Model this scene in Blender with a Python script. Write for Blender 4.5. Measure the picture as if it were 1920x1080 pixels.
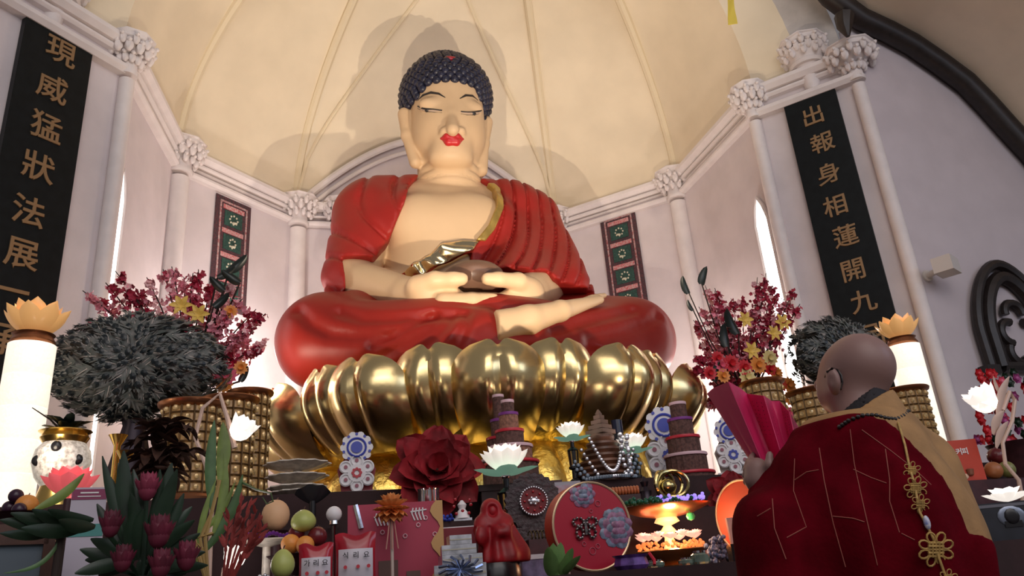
import bpy, math, random
import numpy as np
from mathutils import Vector, Matrix
random.seed(7); RNG = np.random.RandomState(7)
for o in list(bpy.data.objects): bpy.data.objects.remove(o)
scene = bpy.context.scene
COL = scene.collection
PI = math.pi
# ------------------------------------------------------------------ camera
F = 1440.0                      # focal length in pixels of the 1920 wide frame
CZ = 1.10                       # height of the lens over the floor
def _basis():
    up = np.array([661 - 960, -3173 - 540, F], float); up /= np.linalg.norm(up)
    fw = np.array([0, 0, 1.0]); fw = fw - up * (fw @ up); fw /= np.linalg.norm(fw)
    r = np.cross(fw, up); r = r if r[0] > 0 else -r
    a = math.radians(-16.0)
    R = np.array([[math.cos(a), -math.sin(a), 0], [math.sin(a), math.cos(a), 0], [0, 0, 1]])
    return R @ np.array([r, fw, up])          # maps camera axes (x right, y down, z forward) to the world
CB = _basis()
def ray(px, py): return CB @ np.array([px - 960.0, py - 540.0, F])
def P(px, py, Y):               # the point of a sight line at depth Y in the room
    d = ray(px, py); s = Y / d[1]
    return np.array([d[0] * s, Y, CZ + d[2] * s])
def PH(px, py, z):              # the point of a sight line at height z
    d = ray(px, py); s = (z - CZ) / d[2]
    return np.array([d[0] * s, d[1] * s, z])
def S(p): return float((np.asarray(p) - np.array([0, 0, CZ])) @ (CB @ np.array([0, 0, 1.0]))) / F   # metres per pixel at p
cd = bpy.data.cameras.new('camera'); cam = bpy.data.objects.new('camera', cd); COL.objects.link(cam)
cx, cy, cz = CB @ np.array([1, 0, 0]), CB @ np.array([0, -1, 0]), CB @ np.array([0, 0, -1])
M4 = Matrix(((cx[0], cy[0], cz[0], 0), (cx[1], cy[1], cz[1], 0), (cx[2], cy[2], cz[2], CZ), (0, 0, 0, 1)))
cam.matrix_world = M4
cd.sensor_width = 36.0; cd.lens = 36.0 * F / 1920.0; cd.clip_start = 0.05; cd.clip_end = 100
scene.camera = cam
# ------------------------------------------------------------------ world, lights, exposure
vs = scene.view_settings
vs.view_transform = 'Standard'; vs.look = 'None'; vs.gamma = 1.0; vs.use_curve_mapping = False
vs.exposure = 0.0
w = bpy.data.worlds.new('dusk'); scene.world = w; w.use_nodes = True
bg = w.node_tree.nodes['Background']; bg.inputs[0].default_value = (0.92, 0.86, 0.90, 1); bg.inputs[1].default_value = 0.17
def lamp(name, kind, loc, energy, color, target=None, **kw):
    d = bpy.data.lights.new(name, kind); d.energy = energy; d.color = color
    for k, v in kw.items(): setattr(d, k, v)
    o = bpy.data.objects.new(name, d); COL.objects.link(o); o.location = loc
    if target is not None:
        o.rotation_euler = (Vector(target) - Vector(loc)).to_track_quat('-Z', 'Y').to_euler()
    return o
WARM = (1.0, 0.83, 0.64); PEACH = (1.0, 0.90, 0.85); DAY = (0.62, 0.74, 1.0)
lamp('statue_spot_west', 'SPOT', (0.20, 3.2, 1.92), 450, WARM, (1.42, 6.0, 6.3), spot_size=1.45, spot_blend=0.9, shadow_soft_size=0.03)
lamp('statue_spot_east', 'SPOT', (2.20, 3.2, 1.88), 450, WARM, (1.42, 6.0, 6.3), spot_size=1.45, spot_blend=0.9, shadow_soft_size=0.03)
lamp('nave_ceiling_lamp', 'AREA', (1.0, -2.0, 7.0), 150, PEACH, (1.4, 6.5, 3.0), size=5.0)
lamp('nave_rear_fill', 'AREA', (2.0, -7.0, 6.0), 240, (1.0, .97, .98), (1.6, 6.0, 3.6), shape='RECTANGLE', size=12.0, size_y=5.0)  # added unseen fill behind the camera, brightens the gold's reflections
lamp('wall_washer_west', 'POINT', tuple(P(492, 668, 7.45)), 60, PEACH, shadow_soft_size=0.12)
lamp('knee_lamp', 'POINT', tuple(P(478, 700, 5.6)), 13, WARM, shadow_soft_size=0.10)
lamp('wall_washer_east', 'POINT', (3.75, 6.6, 2.6), 60, PEACH, shadow_soft_size=0.12)
lamp('nave_daylight', 'AREA', (6.5, -1.0, 4.2), 45, DAY, (2.5, 3.5, 2.0), size=2.5)
# ------------------------------------------------------------------ materials
MATS = {}
def M(name, col, rough=0.5, metal=0.0, noise=None, bump=None, emit=0.0, ecol=None, trans=0.0, alpha=1.0, sss=0.0, coat=0.0, spec=0.5, col2=None):
    if name in MATS: return MATS[name]
    m = bpy.data.materials.new(name); m.use_nodes = True; MATS[name] = m
    nt = m.node_tree; b = nt.nodes['Principled BSDF']
    b.inputs['Base Color'].default_value = (*col, 1); b.inputs['Roughness'].default_value = rough
    b.inputs['Metallic'].default_value = metal; b.inputs['Specular IOR Level'].default_value = spec
    b.inputs['Transmission Weight'].default_value = trans; b.inputs['Alpha'].default_value = alpha
    b.inputs['Coat Weight'].default_value = coat
    if sss: b.inputs['Subsurface Weight'].default_value = sss; b.inputs['Subsurface Radius'].default_value = (.05, .03, .02)
    if emit: b.inputs['Emission Strength'].default_value = emit; b.inputs['Emission Color'].default_value = (*(ecol or col), 1)
    if noise or bump:
        tc = nt.nodes.new('ShaderNodeTexCoord')
    if noise:
        n = nt.nodes.new('ShaderNodeTexNoise'); n.inputs['Scale'].default_value = noise[0]; n.inputs['Detail'].default_value = 6
        r = nt.nodes.new('ShaderNodeValToRGB'); a = noise[1]
        c2 = col2 or tuple(max(0, c * (1 - a)) for c in col)
        r.color_ramp.elements[0].position = .35; r.color_ramp.elements[1].position = .68
        r.color_ramp.elements[0].color = (*c2, 1); r.color_ramp.elements[1].color = (*(col if col2 else tuple(min(1, c * (1 + a * .6)) for c in col)), 1)
        nt.links.new(tc.outputs['Object'], n.inputs['Vector']); nt.links.new(n.outputs['Fac'], r.inputs['Fac']); nt.links.new(r.outputs['Color'], b.inputs['Base Color'])
    if bump:
        n2 = nt.nodes.new('ShaderNodeTexNoise'); n2.inputs['Scale'].default_value = bump[0]; n2.inputs['Detail'].default_value = 4
        bp = nt.nodes.new('ShaderNodeBump'); bp.inputs['Strength'].default_value = bump[1]; bp.inputs['Distance'].default_value = bump[2] if len(bump) > 2 else .01
        nt.links.new(tc.outputs['Object'], n2.inputs['Vector']); nt.links.new(n2.outputs['Fac'], bp.inputs['Height']); nt.links.new(bp.outputs['Normal'], b.inputs['Normal'])
    return m
# ------------------------------------------------------------------ mesh builder
V = lambda *a: np.array(a, float)
def unit(v): v = np.asarray(v, float); n = np.linalg.norm(v); return v / n if n > 1e-9 else v
def frame(d):
    d = unit(d); a = V(0, 0, 1) if abs(d[2]) < .9 else V(1, 0, 0)
    u = unit(np.cross(a, d)); return u, np.cross(d, u)
class B:
    def __init__(s): s.v = []; s.f = []; s.mi = []; s.cur = 0
    def add(s, vs, fs):
        k = len(s.v); s.v += [tuple(map(float, v)) for v in vs]; s.f += [tuple(i + k for i in f) for f in fs]; s.mi += [s.cur] * len(fs); return s
    def box(s, c, d, rz=0, tilt=0, ax='x'):
        x, y, z = d[0] / 2, d[1] / 2, d[2] / 2
        p = [V(i, j, k) for k in (-z, z) for j in (-y, y) for i in (-x, x)]
        if tilt:
            R = np.array(Matrix.Rotation(tilt, 3, ax.upper())); p = [R @ q for q in p]
        cz_, sz_ = math.cos(rz), math.sin(rz)
        p = [V(c[0] + q[0] * cz_ - q[1] * sz_, c[1] + q[0] * sz_ + q[1] * cz_, c[2] + q[2]) for q in p]
        return s.add(p, [(0, 2, 3, 1), (4, 5, 7, 6), (0, 1, 5, 4), (2, 6, 7, 3), (0, 4, 6, 2), (1, 3, 7, 5)])
    def rings(s, rs, close=True, caps=(True, True)):
        n = len(rs[0]); vs = [p for r in rs for p in r]; fs = []
        for i in range(len(rs) - 1):
            for j in range(n if close else n - 1):
                a = i * n + j; b = i * n + (j + 1) % n; fs.append((a, b, b + n, a + n))
        if caps[0]: fs.append(tuple(range(n))[::-1])
        if caps[1]: fs.append(tuple(range((len(rs) - 1) * n, len(rs) * n)))
        return s.add(vs, fs)
    def tube(s, pts, r, n=8, caps=(True, True), flat=1.0):
        pts = [np.asarray(p, float) for p in pts]; m = len(pts)
        rr = r if hasattr(r, '__len__') else [r] * m
        if len(rr) != m: rr = np.interp(np.linspace(0, 1, m), np.linspace(0, 1, len(rr)), rr)
        u = None; rs = []
        for i, p in enumerate(pts):
            t = unit(pts[min(i + 1, m - 1)] - pts[max(i - 1, 0)])
            if u is None: u, v = frame(t)
            else:
                u = u - t * (u @ t); u = unit(u); v = np.cross(t, u)
            rs.append([p + (u * math.cos(2 * PI * k / n) + v * flat * math.sin(2 * PI * k / n)) * rr[i] for k in range(n)])
        return s.rings(rs, True, caps)
    def cyl(s, a, b, r, r2=None, n=16): return s.tube([a, b], [r, r if r2 is None else r2], n)
    def lathe(s, prof, c=(0, 0, 0), n=24, axis=(0, 0, 1), caps=(True, True), scal=None):
        d = unit(axis); u, v = frame(d)
        if abs(d[2]) > .99: u, v = V(1, 0, 0), V(0, 1, 0)
        c = np.asarray(c, float); rs = []
        for r, h in prof:
            rs.append([c + d * h + (u * math.cos(2 * PI * k / n) + v * math.sin(2 * PI * k / n)) * max(r, 1e-4) * (scal(k / n, h) if scal else 1) for k in range(n)])
        return s.rings(rs, True, caps)
    def ball(s, c, r, n=12, m=8, rz=None):
        rr = r if hasattr(r, '__len__') else (r, r, r); c = np.asarray(c, float); rs = []
        for i in range(m + 1):
            t = -PI / 2 + PI * i / m; k = max(math.cos(t), .02)
            rs.append([c + V(rr[0] * k * math.cos(2 * PI * j / n), rr[1] * k * math.sin(2 * PI * j / n), rr[2] * math.sin(t)) for j in range(n)])
        return s.rings(rs)
    def grid(s, fn, nu, nv, thick=0.0):
        g = np.array([[fn(i / nu, j / nv) for i in range(nu + 1)] for j in range(nv + 1)], float)
        W = nu + 1; vs = g.reshape(-1, 3); fs = [(j * W + i, j * W + i + 1, (j + 1) * W + i + 1, (j + 1) * W + i) for j in range(nv) for i in range(nu)]
        if thick:
            du = np.gradient(g, axis=1); dv = np.gradient(g, axis=0); nn = np.cross(du, dv); L = np.linalg.norm(nn, axis=2, keepdims=True); nn = nn / np.maximum(L, 1e-9)
            b = (g - nn * thick).reshape(-1, 3); N = len(vs)
            fs2 = [tuple(i + N for i in f[::-1]) for f in fs]
            ed = [k for k in range(W)] + [j * W + nu for j in range(1, nv + 1)] + [nv * W + i for i in range(nu - 1, -1, -1)] + [j * W for j in range(nv - 1, 0, -1)]
            sd = [(ed[(k + 1) % len(ed)], ed[k], ed[k] + N, ed[(k + 1) % len(ed)] + N) for k in range(len(ed))]
            vs = np.vstack([vs, b]); fs = fs + fs2 + sd
        return s.add(vs, fs)
    def prism(s, poly, o, u, v, depth):          # polygon in the plane (o,u,v) extruded by depth along u x v
        o = np.asarray(o, float); u = np.asarray(u, float); v = np.asarray(v, float); n = unit(np.cross(u, v)) * depth
        a = [o + u * p[0] + v * p[1] for p in poly]; k = len(a)
        return s.add(a + [q + n for q in a], [tuple(range(k))[::-1], tuple(range(k, 2 * k))] + [(i, (i + 1) % k, (i + 1) % k + k, i + k) for i in range(k)])
    def build(s, name, mat, parent=None, smooth=True, loc=None, angle=40):
        me = bpy.data.meshes.new(name); me.from_pydata(s.v, [], s.f)
        ms = mat if isinstance(mat, (list, tuple)) else [mat]
        for m in ms: me.materials.append(m)
        if len(ms) > 1: me.polygons.foreach_set('material_index', s.mi)
        me.update()
        if smooth:
            me.shade_smooth()
            try: me.set_sharp_from_angle(angle=math.radians(angle))
            except Exception: pass
        return link(name, me, parent, loc)
def link(name, data, parent=None, loc=None):
    o = bpy.data.objects.new(name, data); COL.objects.link(o)
    if loc is not None: o.location = loc
    if parent is not None: o.parent = parent
    return o
def tag(o, label=None, cat=None, group=None, kind=None):
    if label: o['label'] = label
    if cat: o['category'] = cat
    if group: o['group'] = group
    if kind: o['kind'] = kind
    return o
def thing(name, label, cat, loc=(0, 0, 0), rz=0.0, group=None):
    o = bpy.data.objects.new(name, None); COL.objects.link(o); o.empty_display_size = .1
    o.location = loc; o.rotation_euler = (0, 0, rz); return tag(o, label, cat, group)
def struct(o): o['kind'] = 'structure'; return o
KIDS = {}
def kids(o):
    return [c for c in bpy.data.objects if c.parent == o]
def dup(o, loc, rz=None, label=None, scale=None):
    c = o.copy(); COL.objects.link(c); c.location = loc
    if rz is not None: c.rotation_euler = (0, 0, rz)
    if scale is not None: c.scale = (scale,) * 3 if not hasattr(scale, '__len__') else scale
    if label: c['label'] = label
    for k in kids(o):
        k2 = k.copy(); COL.objects.link(k2); k2.parent = c
        for g in kids(k):
            g2 = g.copy(); COL.objects.link(g2); g2.parent = k2
    return c
# ------------------------------------------------------------------ distance-field modelling
def smin(a, b, k): h = np.clip(.5 + .5 * (b - a) / k, 0, 1); return b + (a - b) * h - k * h * (1 - h)
def smax(a, b, k): return -smin(-a, -b, k)
def cap(p, a, b, ra, rb=None):
    a = np.asarray(a, float); b = np.asarray(b, float); rb = ra if rb is None else rb
    ba = b - a; t = np.clip(((p - a) @ ba) / max(ba @ ba, 1e-9), 0, 1)
    return np.linalg.norm(p - a - t[:, None] * ba, axis=1) - (ra + (rb - ra) * t)
def chain(p, pts, rs, k=.02):
    d = None
    for i in range(len(pts) - 1):
        c = cap(p, pts[i], pts[i + 1], rs[i], rs[i + 1]); d = c if d is None else smin(d, c, k)
    return d
def ell(p, c, r):
    q = p - np.asarray(c, float); r = np.asarray(r, float)
    k0 = np.linalg.norm(q / r, axis=1); k1 = np.linalg.norm(q / (r * r), axis=1)
    return k0 * (k0 - 1) / np.maximum(k1, 1e-6)
def line2(q, pts):              # unsigned distance to a polyline in any dimension
    d = None
    for a, b in zip(pts[:-1], pts[1:]):
        a = np.asarray(a, float); b = np.asarray(b, float); ba = b - a
        t = np.clip(((q - a) @ ba) / max(ba @ ba, 1e-9), 0, 1); e = np.linalg.norm(q - a - t[:, None] * ba, axis=1)
        d = e if d is None else np.minimum(d, e)
    return d
def poly2(q, pts):              # signed distance to a polygon, negative inside
    pts = [np.asarray(p, float) for p in pts]; n = len(pts); d = line2(q, pts + [pts[0]]); ins = np.zeros(len(q), bool)
    for i in range(n):
        a, b = pts[i], pts[(i + 1) % n]
        if a[1] == b[1]: continue
        c = ((a[1] > q[:, 1]) != (b[1] > q[:, 1])) & (q[:, 0] < (b[0] - a[0]) * (q[:, 1] - a[1]) / (b[1] - a[1]) + a[0]); ins ^= c
    return np.where(ins, -d, d)
def sdf(fn, lo, hi, h):
    lo = np.asarray(lo, float); n = np.ceil((np.asarray(hi, float) - lo) / h).astype(int) + 1
    gx, gy, gz = [lo[i] + h * np.arange(n[i]) for i in range(3)]
    X = np.stack(np.meshgrid(gx, gy, gz, indexing='ij'), -1).reshape(-1, 3)
    Vv = np.concatenate([fn(X[i:i + 400000]) for i in range(0, len(X), 400000)]).reshape(n)
    s = Vv < 0; s[0] = s[-1] = False; s[:, 0] = s[:, -1] = False; s[:, :, 0] = s[:, :, -1] = False
    Vv = np.where(s, np.minimum(Vv, -1e-6), np.maximum(Vv, 1e-6))
    cs = [(i, j, k) for i in (0, 1) for j in (0, 1) for k in (0, 1)]
    sl = lambda A, c: A[c[0]:n[0] - 1 + c[0], c[1]:n[1] - 1 + c[1], c[2]:n[2] - 1 + c[2]]
    cnt = sum(sl(s, c).astype(np.int8) for c in cs); mk = (cnt > 0) & (cnt < 8)
    idx = -np.ones(mk.shape, int); idx[mk] = np.arange(mk.sum()); ijk = np.argwhere(mk)
    pos = np.zeros((len(ijk), 3)); num = np.zeros(len(ijk))
    for a in cs:
        for ax in range(3):
            if a[ax]: continue
            b = list(a); b[ax] = 1
            v0 = sl(Vv, a)[mk]; v1 = sl(Vv, b)[mk]; cr = (v0 < 0) != (v1 < 0)
            t = np.where(cr, v0 / np.where(cr, v0 - v1, 1), 0); p = np.tile(np.array(a, float), (len(ijk), 1)); p[:, ax] += t
            pos[cr] += p[cr]; num[cr] += 1
    pts = lo + h * (ijk + pos / num[:, None]); faces = []
    for ax in range(3):
        o1, o2 = [(1, 2), (2, 0), (0, 1)][ax]
        s0 = np.take(s, range(n[ax] - 1), ax); s1 = np.take(s, range(1, n[ax]), ax); e = np.argwhere(s0 != s1)
        e = e[(e[:, o1] >= 1) & (e[:, o2] >= 1)]; e = e[(e[:, o1] < n[o1] - 1) & (e[:, o2] < n[o2] - 1)]
        def at(d1, d2):
            q = e.copy(); q[:, o1] += d1; q[:, o2] += d2; return idx[q[:, 0], q[:, 1], q[:, 2]]
        Q = np.stack([at(-1, -1), at(0, -1), at(0, 0), at(-1, 0)], 1); inside = s[e[:, 0], e[:, 1], e[:, 2]]
        Q[~inside] = Q[~inside][:, ::-1]; faces.append(Q)
    return pts, np.vstack(faces)
def sdf_obj(name, fn, lo, hi, h, mat, parent=None, off=(0, 0, 0)):
    pts, fc = sdf(fn, lo, hi, h); me = bpy.data.meshes.new(name)
    me.from_pydata((pts - np.asarray(off, float)).tolist(), [], fc.tolist())
    for m in (mat if isinstance(mat, (list, tuple)) else [mat]): me.materials.append(m)
    me.update(); me.shade_smooth(); return link(name, me, parent)
# ------------------------------------------------------------------ the room
H = 5.6
PLAN = {'L0': (-2.75, 4.52), 'L1': (-1.54, 5.84), 'L2': (-1.34, 7.47), 'L3': (-.16, 8.59), 'R3': (3.13, 8.61), 'R2': (4.32, 7.41), 'R1': (4.34, 5.66), 'R0': (5.0, 4.93)}
PLAN = {k: V(*v) for k, v in PLAN.items()}
plaster = M('plaster', (.68, .61, .62), .85, noise=(3, .07), bump=(40, .08))
trimmat = M('painted_moulding', (.76, .70, .69), .6, noise=(8, .05))
cream = M('cream_vault_plaster', (.75, .65, .49), .9, noise=(2, .06), bump=(30, .06))
greyst = M('grey_render', (.50, .47, .45), .9, noise=(6, .12))
darkwood = M('black_brown_timber', (.018, .012, .011), .45, noise=(20, .4))
pale_blue = M('lavender_wall_paint', (.56, .50, .53), .85, noise=(4, .05))
b = B(); b.box((1.5, 3.0, -.05), (14, 14, .1))
struct(b.build('floor', M('brown_floor_tile', (.16, .11, .09), .4, noise=(5, .2)), smooth=False))
def P3(k, z): return V(*PLAN[k], z)
def wall(name, a, c, mat, z1=H, z0=0.0):
    a = V(*PLAN[a]) if isinstance(a, str) else V(*a); c = V(*PLAN[c]) if isinstance(c, str) else V(*c)
    d = unit(c - a); n = V(-d[1], d[0]) * .15          # the thickness lies away from the room
    bb = B(); q = [a, c, c + n, a + n]
    bb.add([V(*p, z0) for p in q] + [V(*p, z1) for p in q], [(3, 2, 1, 0), (4, 5, 6, 7)] + [(i, (i + 1) % 4, (i + 1) % 4 + 4, i + 4) for i in range(4)])
    return struct(bb.build(name, mat, smooth=False))
wall('wall_left_splay', 'L0', 'L1', plaster); wall('wall_left', 'L1', 'L2', plaster); wall('wall_back_left', 'L2', 'L3', plaster)
wall('wall_back_right', 'R3', 'R2', plaster); wall('wall_right', 'R2', 'R1', plaster); wall('wall_right_splay', 'R1', 'R0', plaster)
# the back wall rises to a low pointed arch
def warch(u): return V(-.16 + 3.29 * u, 8.60, H + 1.08 * (1 - abs(2 * u - 1) ** 1.7))
N = 32; top = [warch(i / N) for i in range(N + 1)]
b = B(); poly = [(-.16, 0), (3.13, 0)] + [(p[0], p[2]) for p in top[::-1]]
b.prism([(q[0], q[1]) for q in poly], (0, 8.62, 0), (1, 0, 0), (0, 0, 1), -.12); struct(b.build('wall_back', plaster, smooth=False))
b = B(); b.tube([warch(i / N) - V(0, .03, .06) for i in range(N + 1)], .045, 8); b.tube([warch(i / N) - V(0, .02, .22) for i in range(N + 1)], .025, 8)
struct(b.build('trim_1', trimmat))
# vault: ribs spring from the capitals to a crown above the statue
APEX = V(1.48, 4.4, 8.0)
def rib(k, t):
    a = P3(k, H); f = 1 - t; return V(a[0] + (APEX[0] - a[0]) * t, a[1] + (APEX[1] - a[1]) * t, H + 2.4 * math.sqrt(max(0, 1 - f * f)))
tt = lambda t: t ** 1.8
def cell(b, k0, k1, t0=lambda u: 0.0, n=14, m=26):
    b.grid(lambda u, v: (lambda t: rib(k0, t) * (1 - u) + rib(k1, t) * u + V(0, 0, .16 * math.sin(PI * u) * min(1, 4 * t)))(tt(t0(u) ** (1 / 1.8) * (1 - v) + v)), n, m)
TG = .47
gt = lambda u: TG * (1 - abs(2 * u - 1) ** 1.15)
b = B(); cell(b, 'L1', 'L2'); cell(b, 'L2', 'L3'); cell(b, 'R3', 'R2'); cell(b, 'R2', 'R1'); cell(b, 'L3', 'R3', gt, 32)
def groin(u): t = gt(u); return rib('L3', t) * (1 - u) + rib('R3', t) * u + V(0, 0, .16 * math.sin(PI * u) * min(1, 4 * t))
b.grid(lambda u, v: warch(u) * (1 - v) + groin(u) * v + V(0, 0, .10 * math.sin(PI * v) * math.sin(PI * u)), 32, 10)
# the last bays run on to the arch that opens to the nave
def arch(side, t, w):
    a = V(4.62, 5.35) if side > 0 else V(-1.86, 5.50); d = unit(V(*PLAN['R0']) - PLAN['R1']) if side > 0 else unit(V(*PLAN['L0']) - PLAN['L1'])
    a = a + d * w; f = 1 - t; x = a[0] + (1.48 - a[0]) * t; return V(x, a[1], H + .05 + 2.9 * math.sqrt(max(0, 1 - f * f)))
for sd, k in ((1, 'R1'), (-1, 'L1')): b.grid(lambda u, v: rib(k, tt(v)) * (1 - u) + arch(sd, tt(v), .06) * u, 8, 26)
struct(b.build('ceiling', cream, angle=50))
b = B()
for k in ('L2', 'L3', 'R3', 'R2'):
    pts = [rib(k, tt(i / 30)) - V(0, 0, .015) for i in range(31)]; b.tube(pts, .05, 8)
pts = [groin(i / 40) - V(0, .02, .01) for i in range(41)]; b.tube(pts, .022, 6)
struct(b.build('trim_2', M('cream_rib_plaster', (.70, .60, .43), .85)))
b = B()
for sd in (1, -1):
    b.grid(lambda u, v: arch(sd, tt(v), .46 * u), 4, 26, .1)
struct(b.build('trim_3', greyst, angle=60))
# cornice lines
def run(b, k0, k1, z, out, h, e=0.0):
    a, c = PLAN[k0], PLAN[k1]; d = unit(c - a); n = V(d[1], -d[0]); a = a - d * e; c = c + d * e
    prof = [(0, -h / 2), (out * .7, -h / 2), (out, -h * .1), (out, h * .3), (out * .75, h / 2), (0, h / 2)]
    r = [[V(*(p + n * o), z + zz) for o, zz in prof] for p in (a, c)]
    b.rings(r, True)
for i, (k0, k1) in enumerate((('L0', 'L1'), ('L1', 'L2'), ('L2', 'L3'), ('L3', 'R3'), ('R3', 'R2'), ('R2', 'R1'), ('R1', 'R0'))):
    b = B()
    if k0 != 'L3': run(b, k0, k1, 5.54, .13, .10); run(b, k0, k1, 5.46, .07, .05)
    else:
        for x0, x1 in ((-.16, .45), (2.55, 3.13)):
            PLAN['q0'], PLAN['q1'] = V(x0, 8.6), V(x1, 8.6); run(b, 'q0', 'q1', 5.54, .12, .10); run(b, 'q0', 'q1', 5.41, .05, .03); run(b, 'q0', 'q1', 5.31, .08, .06)
    if k0 in ('L0', 'R1'): run(b, k0, k1, 5.30, .10, .09)
    elif k0 != 'L3': run(b, k0, k1, 5.41, .035, .03); run(b, k0, k1, 5.32, .08, .06)
    struct(b.build('trim_%d' % (i + 4), trimmat, angle=30))
def capital(b, c, z, r=.10, out=.20, h=.36):
    b.lathe([(r * 1.25, -h), (r * 1.35, -h + .03), (r * 1.15, -h + .06), (r * 1.1, -h * .6), (out * .8, -h * .35), (out * .95, -.09), (out * .9, -.08)], V(*c, z), 20)
    b.lathe([(out * .9, -.085), (out * 1.12, -.06), (out * 1.12, -.02), (out * 1.2, -.01), (out * 1.2, 0)], V(*c, z), 8)
    for row, (rr, zz, s) in enumerate(((r * 1.5, -h * .62, .05), (out * .95, -h * .42, .06), (out * 1.08, -h * .27, .05))):
        for j in range(11):
            a = 2 * PI * (j + .5 * row) / 11; p = V(c[0] + rr * math.cos(a), c[1] + rr * math.sin(a), z + zz)
            b.ball(p, (s * .62, s * .62, s), 6, 5)
            b.ball(p + V(.03 * math.cos(a), .03 * math.sin(a), s * .6), s * .4, 5, 4)
def column(k, n, r=.095, fat=1.0):
    a = PLAN[k]; inn = unit(V(1.48, 6.2) - a) * .06; c = a + inn
    b = B(); b.lathe([(r * 1.4, 0), (r * 1.4, .4), (r, .45), (r, H - .38)], V(*c, 0), 20); capital(b, c, H + .02, r, .2 * fat)
    struct(b.build('trim_%d' % n, trimmat, angle=50))
for i, k in enumerate(('L1', 'L2', 'L3', 'R3', 'R2', 'R1', 'R0')): column(k, 11 + i, {'R0': .06, 'L1': .06, 'R1': .06}.get(k, .095), .8 if k in ('L1', 'R1') else 1.0)
for n, x in ((18, .36), (19, 2.66)):           # short corbelled shafts beside the back arch
    b = B(); b.lathe([(.02, -.72), (.06, -.68), (.07, -.6), (.05, -.56), (.095, -.5), (.095, -.36)], V(x, 8.55, H), 16); capital(b, (x, 8.55), H + .02, .09, .17)
    struct(b.build('trim_%d' % n, trimmat, angle=50))
for n, (x, y) in ((20, (4.70, 5.25)), (21, (-1.95, 5.42))):   # leafy corbels that carry the nave arch
    b = B(); c = V(x, y); b.lathe([(.03, -.40), (.07, -.33), (.09, -.2), (.16, -.05), (.22, .05)], V(x, y, H + .12), 14); capital(b, c, H + .30, .13, .2, .3)
    struct(b.build('trim_%d' % n, trimmat, angle=50))
# wall beyond the splay, with its dark arch rib and the nave vault that springs from it
AR = [P(*p, 4.90) for p in ((1500, -55), (1550, 4), (1605, 45), (1655, 68), (1700, 92), (1750, 126), (1800, 163), (1840, 204), (1880, 249), (1920, 292), (1960, 340), (2010, 405))]
AR = [V(p[0], 4.93, p[2]) for p in AR]
b = B(); b.prism([(4.98, 0), (AR[-1][0], 0)] + [(p[0], p[2]) for p in AR[:1:-1]] + [(4.98, AR[2][2])], (0, 4.93, 0), (1, 0, 0), (0, 0, 1), -.12); struct(b.build('wall_right_nave', pale_blue, smooth=False))
b = B(); b.tube([p - V(0, .10, 0) for p in AR], .105, 10)
b.tube([P(1583, 30, 4.7), P(1584, 50, 4.7), P(1590, 68, 4.7)], [.09, .07, .02], 8)
b.tube([p - V(0, .10, -.1) for p in AR], .06, 8)
struct(b.build('trim_22', darkwood))
b = B(); b.grid(lambda u, v: (lambda q: V(q[0], q[1] - 4.6 * v, q[2]))(AR[int(round(u * (len(AR) - 1)))] + V(.03, .05, .06)), len(AR) - 1, 2, .08)
struct(b.build('ceiling_nave', M('nave_ceiling_plaster', (.74, .62, .48), .9, noise=(3, .06))))
# daylight slits in the side walls
pane = M('daylight_pane', (.9, .95, 1), .3, emit=7.0, ecol=(1, .99, .95))
for n, (k0, k1, f0, f1) in enumerate((('L1', 'L2', .09, .21), ('R1', 'R2', .10, .22))):
    a, c = PLAN[k0], PLAN[k1]; d = unit(c - a); L = np.linalg.norm(c - a); nn = V(d[1], -d[0]) if n == 0 else V(-d[1], d[0])
    p0, p1 = a + d * L * f0, a + d * L * f1; ww = np.linalg.norm(p1 - p0)
    t = thing('window_%d' % (n + 1), None, None); struct(t)
    o = V(*(p0 + nn * .012), 1.6); pl = [(0, 0), (ww, 0), (ww, 2.65), (ww * .8, 2.8), (ww * .5, 2.92), (ww * .2, 2.8), (0, 2.65)]
    b = B(); b.prism(pl, o, V(*d, 0), V(0, 0, 1), .01 if n else -.01); b.build('pane', pane, t, False)
    b = B(); b.tube([o + V(*d, 0) * q[0] + V(0, 0, 1) * q[1] + V(*nn, 0) * .01 for q in pl + [pl[0]]], .022, 6); b.build('window_frame', trimmat, t)
# ------------------------------------------------------------------ calligraphy boards
lacquer = M('black_lacquer', (.006, .008, .009), .45, noise=(15, .3), spec=.2); gilt = M('dull_gilt_letter', (.30, .18, .085), .5, .3)
def glyph(ch, size, mat, parent, o, u, v, nrm, name='character', bold=.014, squash=1.0):
    c = bpy.data.curves.new(name, 'FONT'); c.body = ch; c.size = 1.0; c.extrude = .02; c.offset = 0; c.bevel_depth = bold; c.align_x = 'CENTER'; c.align_y = 'CENTER'; c.resolution_u = 4
    ob = bpy.data.objects.new('glyph_tmp', c); COL.objects.link(ob); dg = bpy.context.evaluated_depsgraph_get(); me = bpy.data.meshes.new_from_object(ob.evaluated_get(dg))
    bpy.data.objects.remove(ob); bpy.data.curves.remove(c); me.name = name
    co = np.array([q.co[:] for q in me.vertices]); mn, mx = co.min(0), co.max(0); mid = (mn + mx) / 2; co -= mid; sc = size / 1.0
    x = co[:, 0] * sc; y = co[:, 1] * sc * squash
    y = y + .10 * x * np.abs(x) / size                       # a brushed rise to the right
    W = np.asarray(o) + x[:, None] * np.asarray(u) + y[:, None] * np.asarray(v) + (co[:, 2:3] * size) * np.asarray(nrm)
    me.vertices.foreach_set('co', W.ravel()); me.materials.clear(); me.materials.append(mat); me.update(); return link(name, me, parent)
def onwall(px, py, k0, k1, off=0.0):
    a, c = PLAN[k0], PLAN[k1]; n = unit(V(-(c - a)[1], (c - a)[0])); d = ray(px, py); s = (n @ a) / (n @ d[:2]); return V(*(d * s)) + V(0, 0, CZ)
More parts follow.
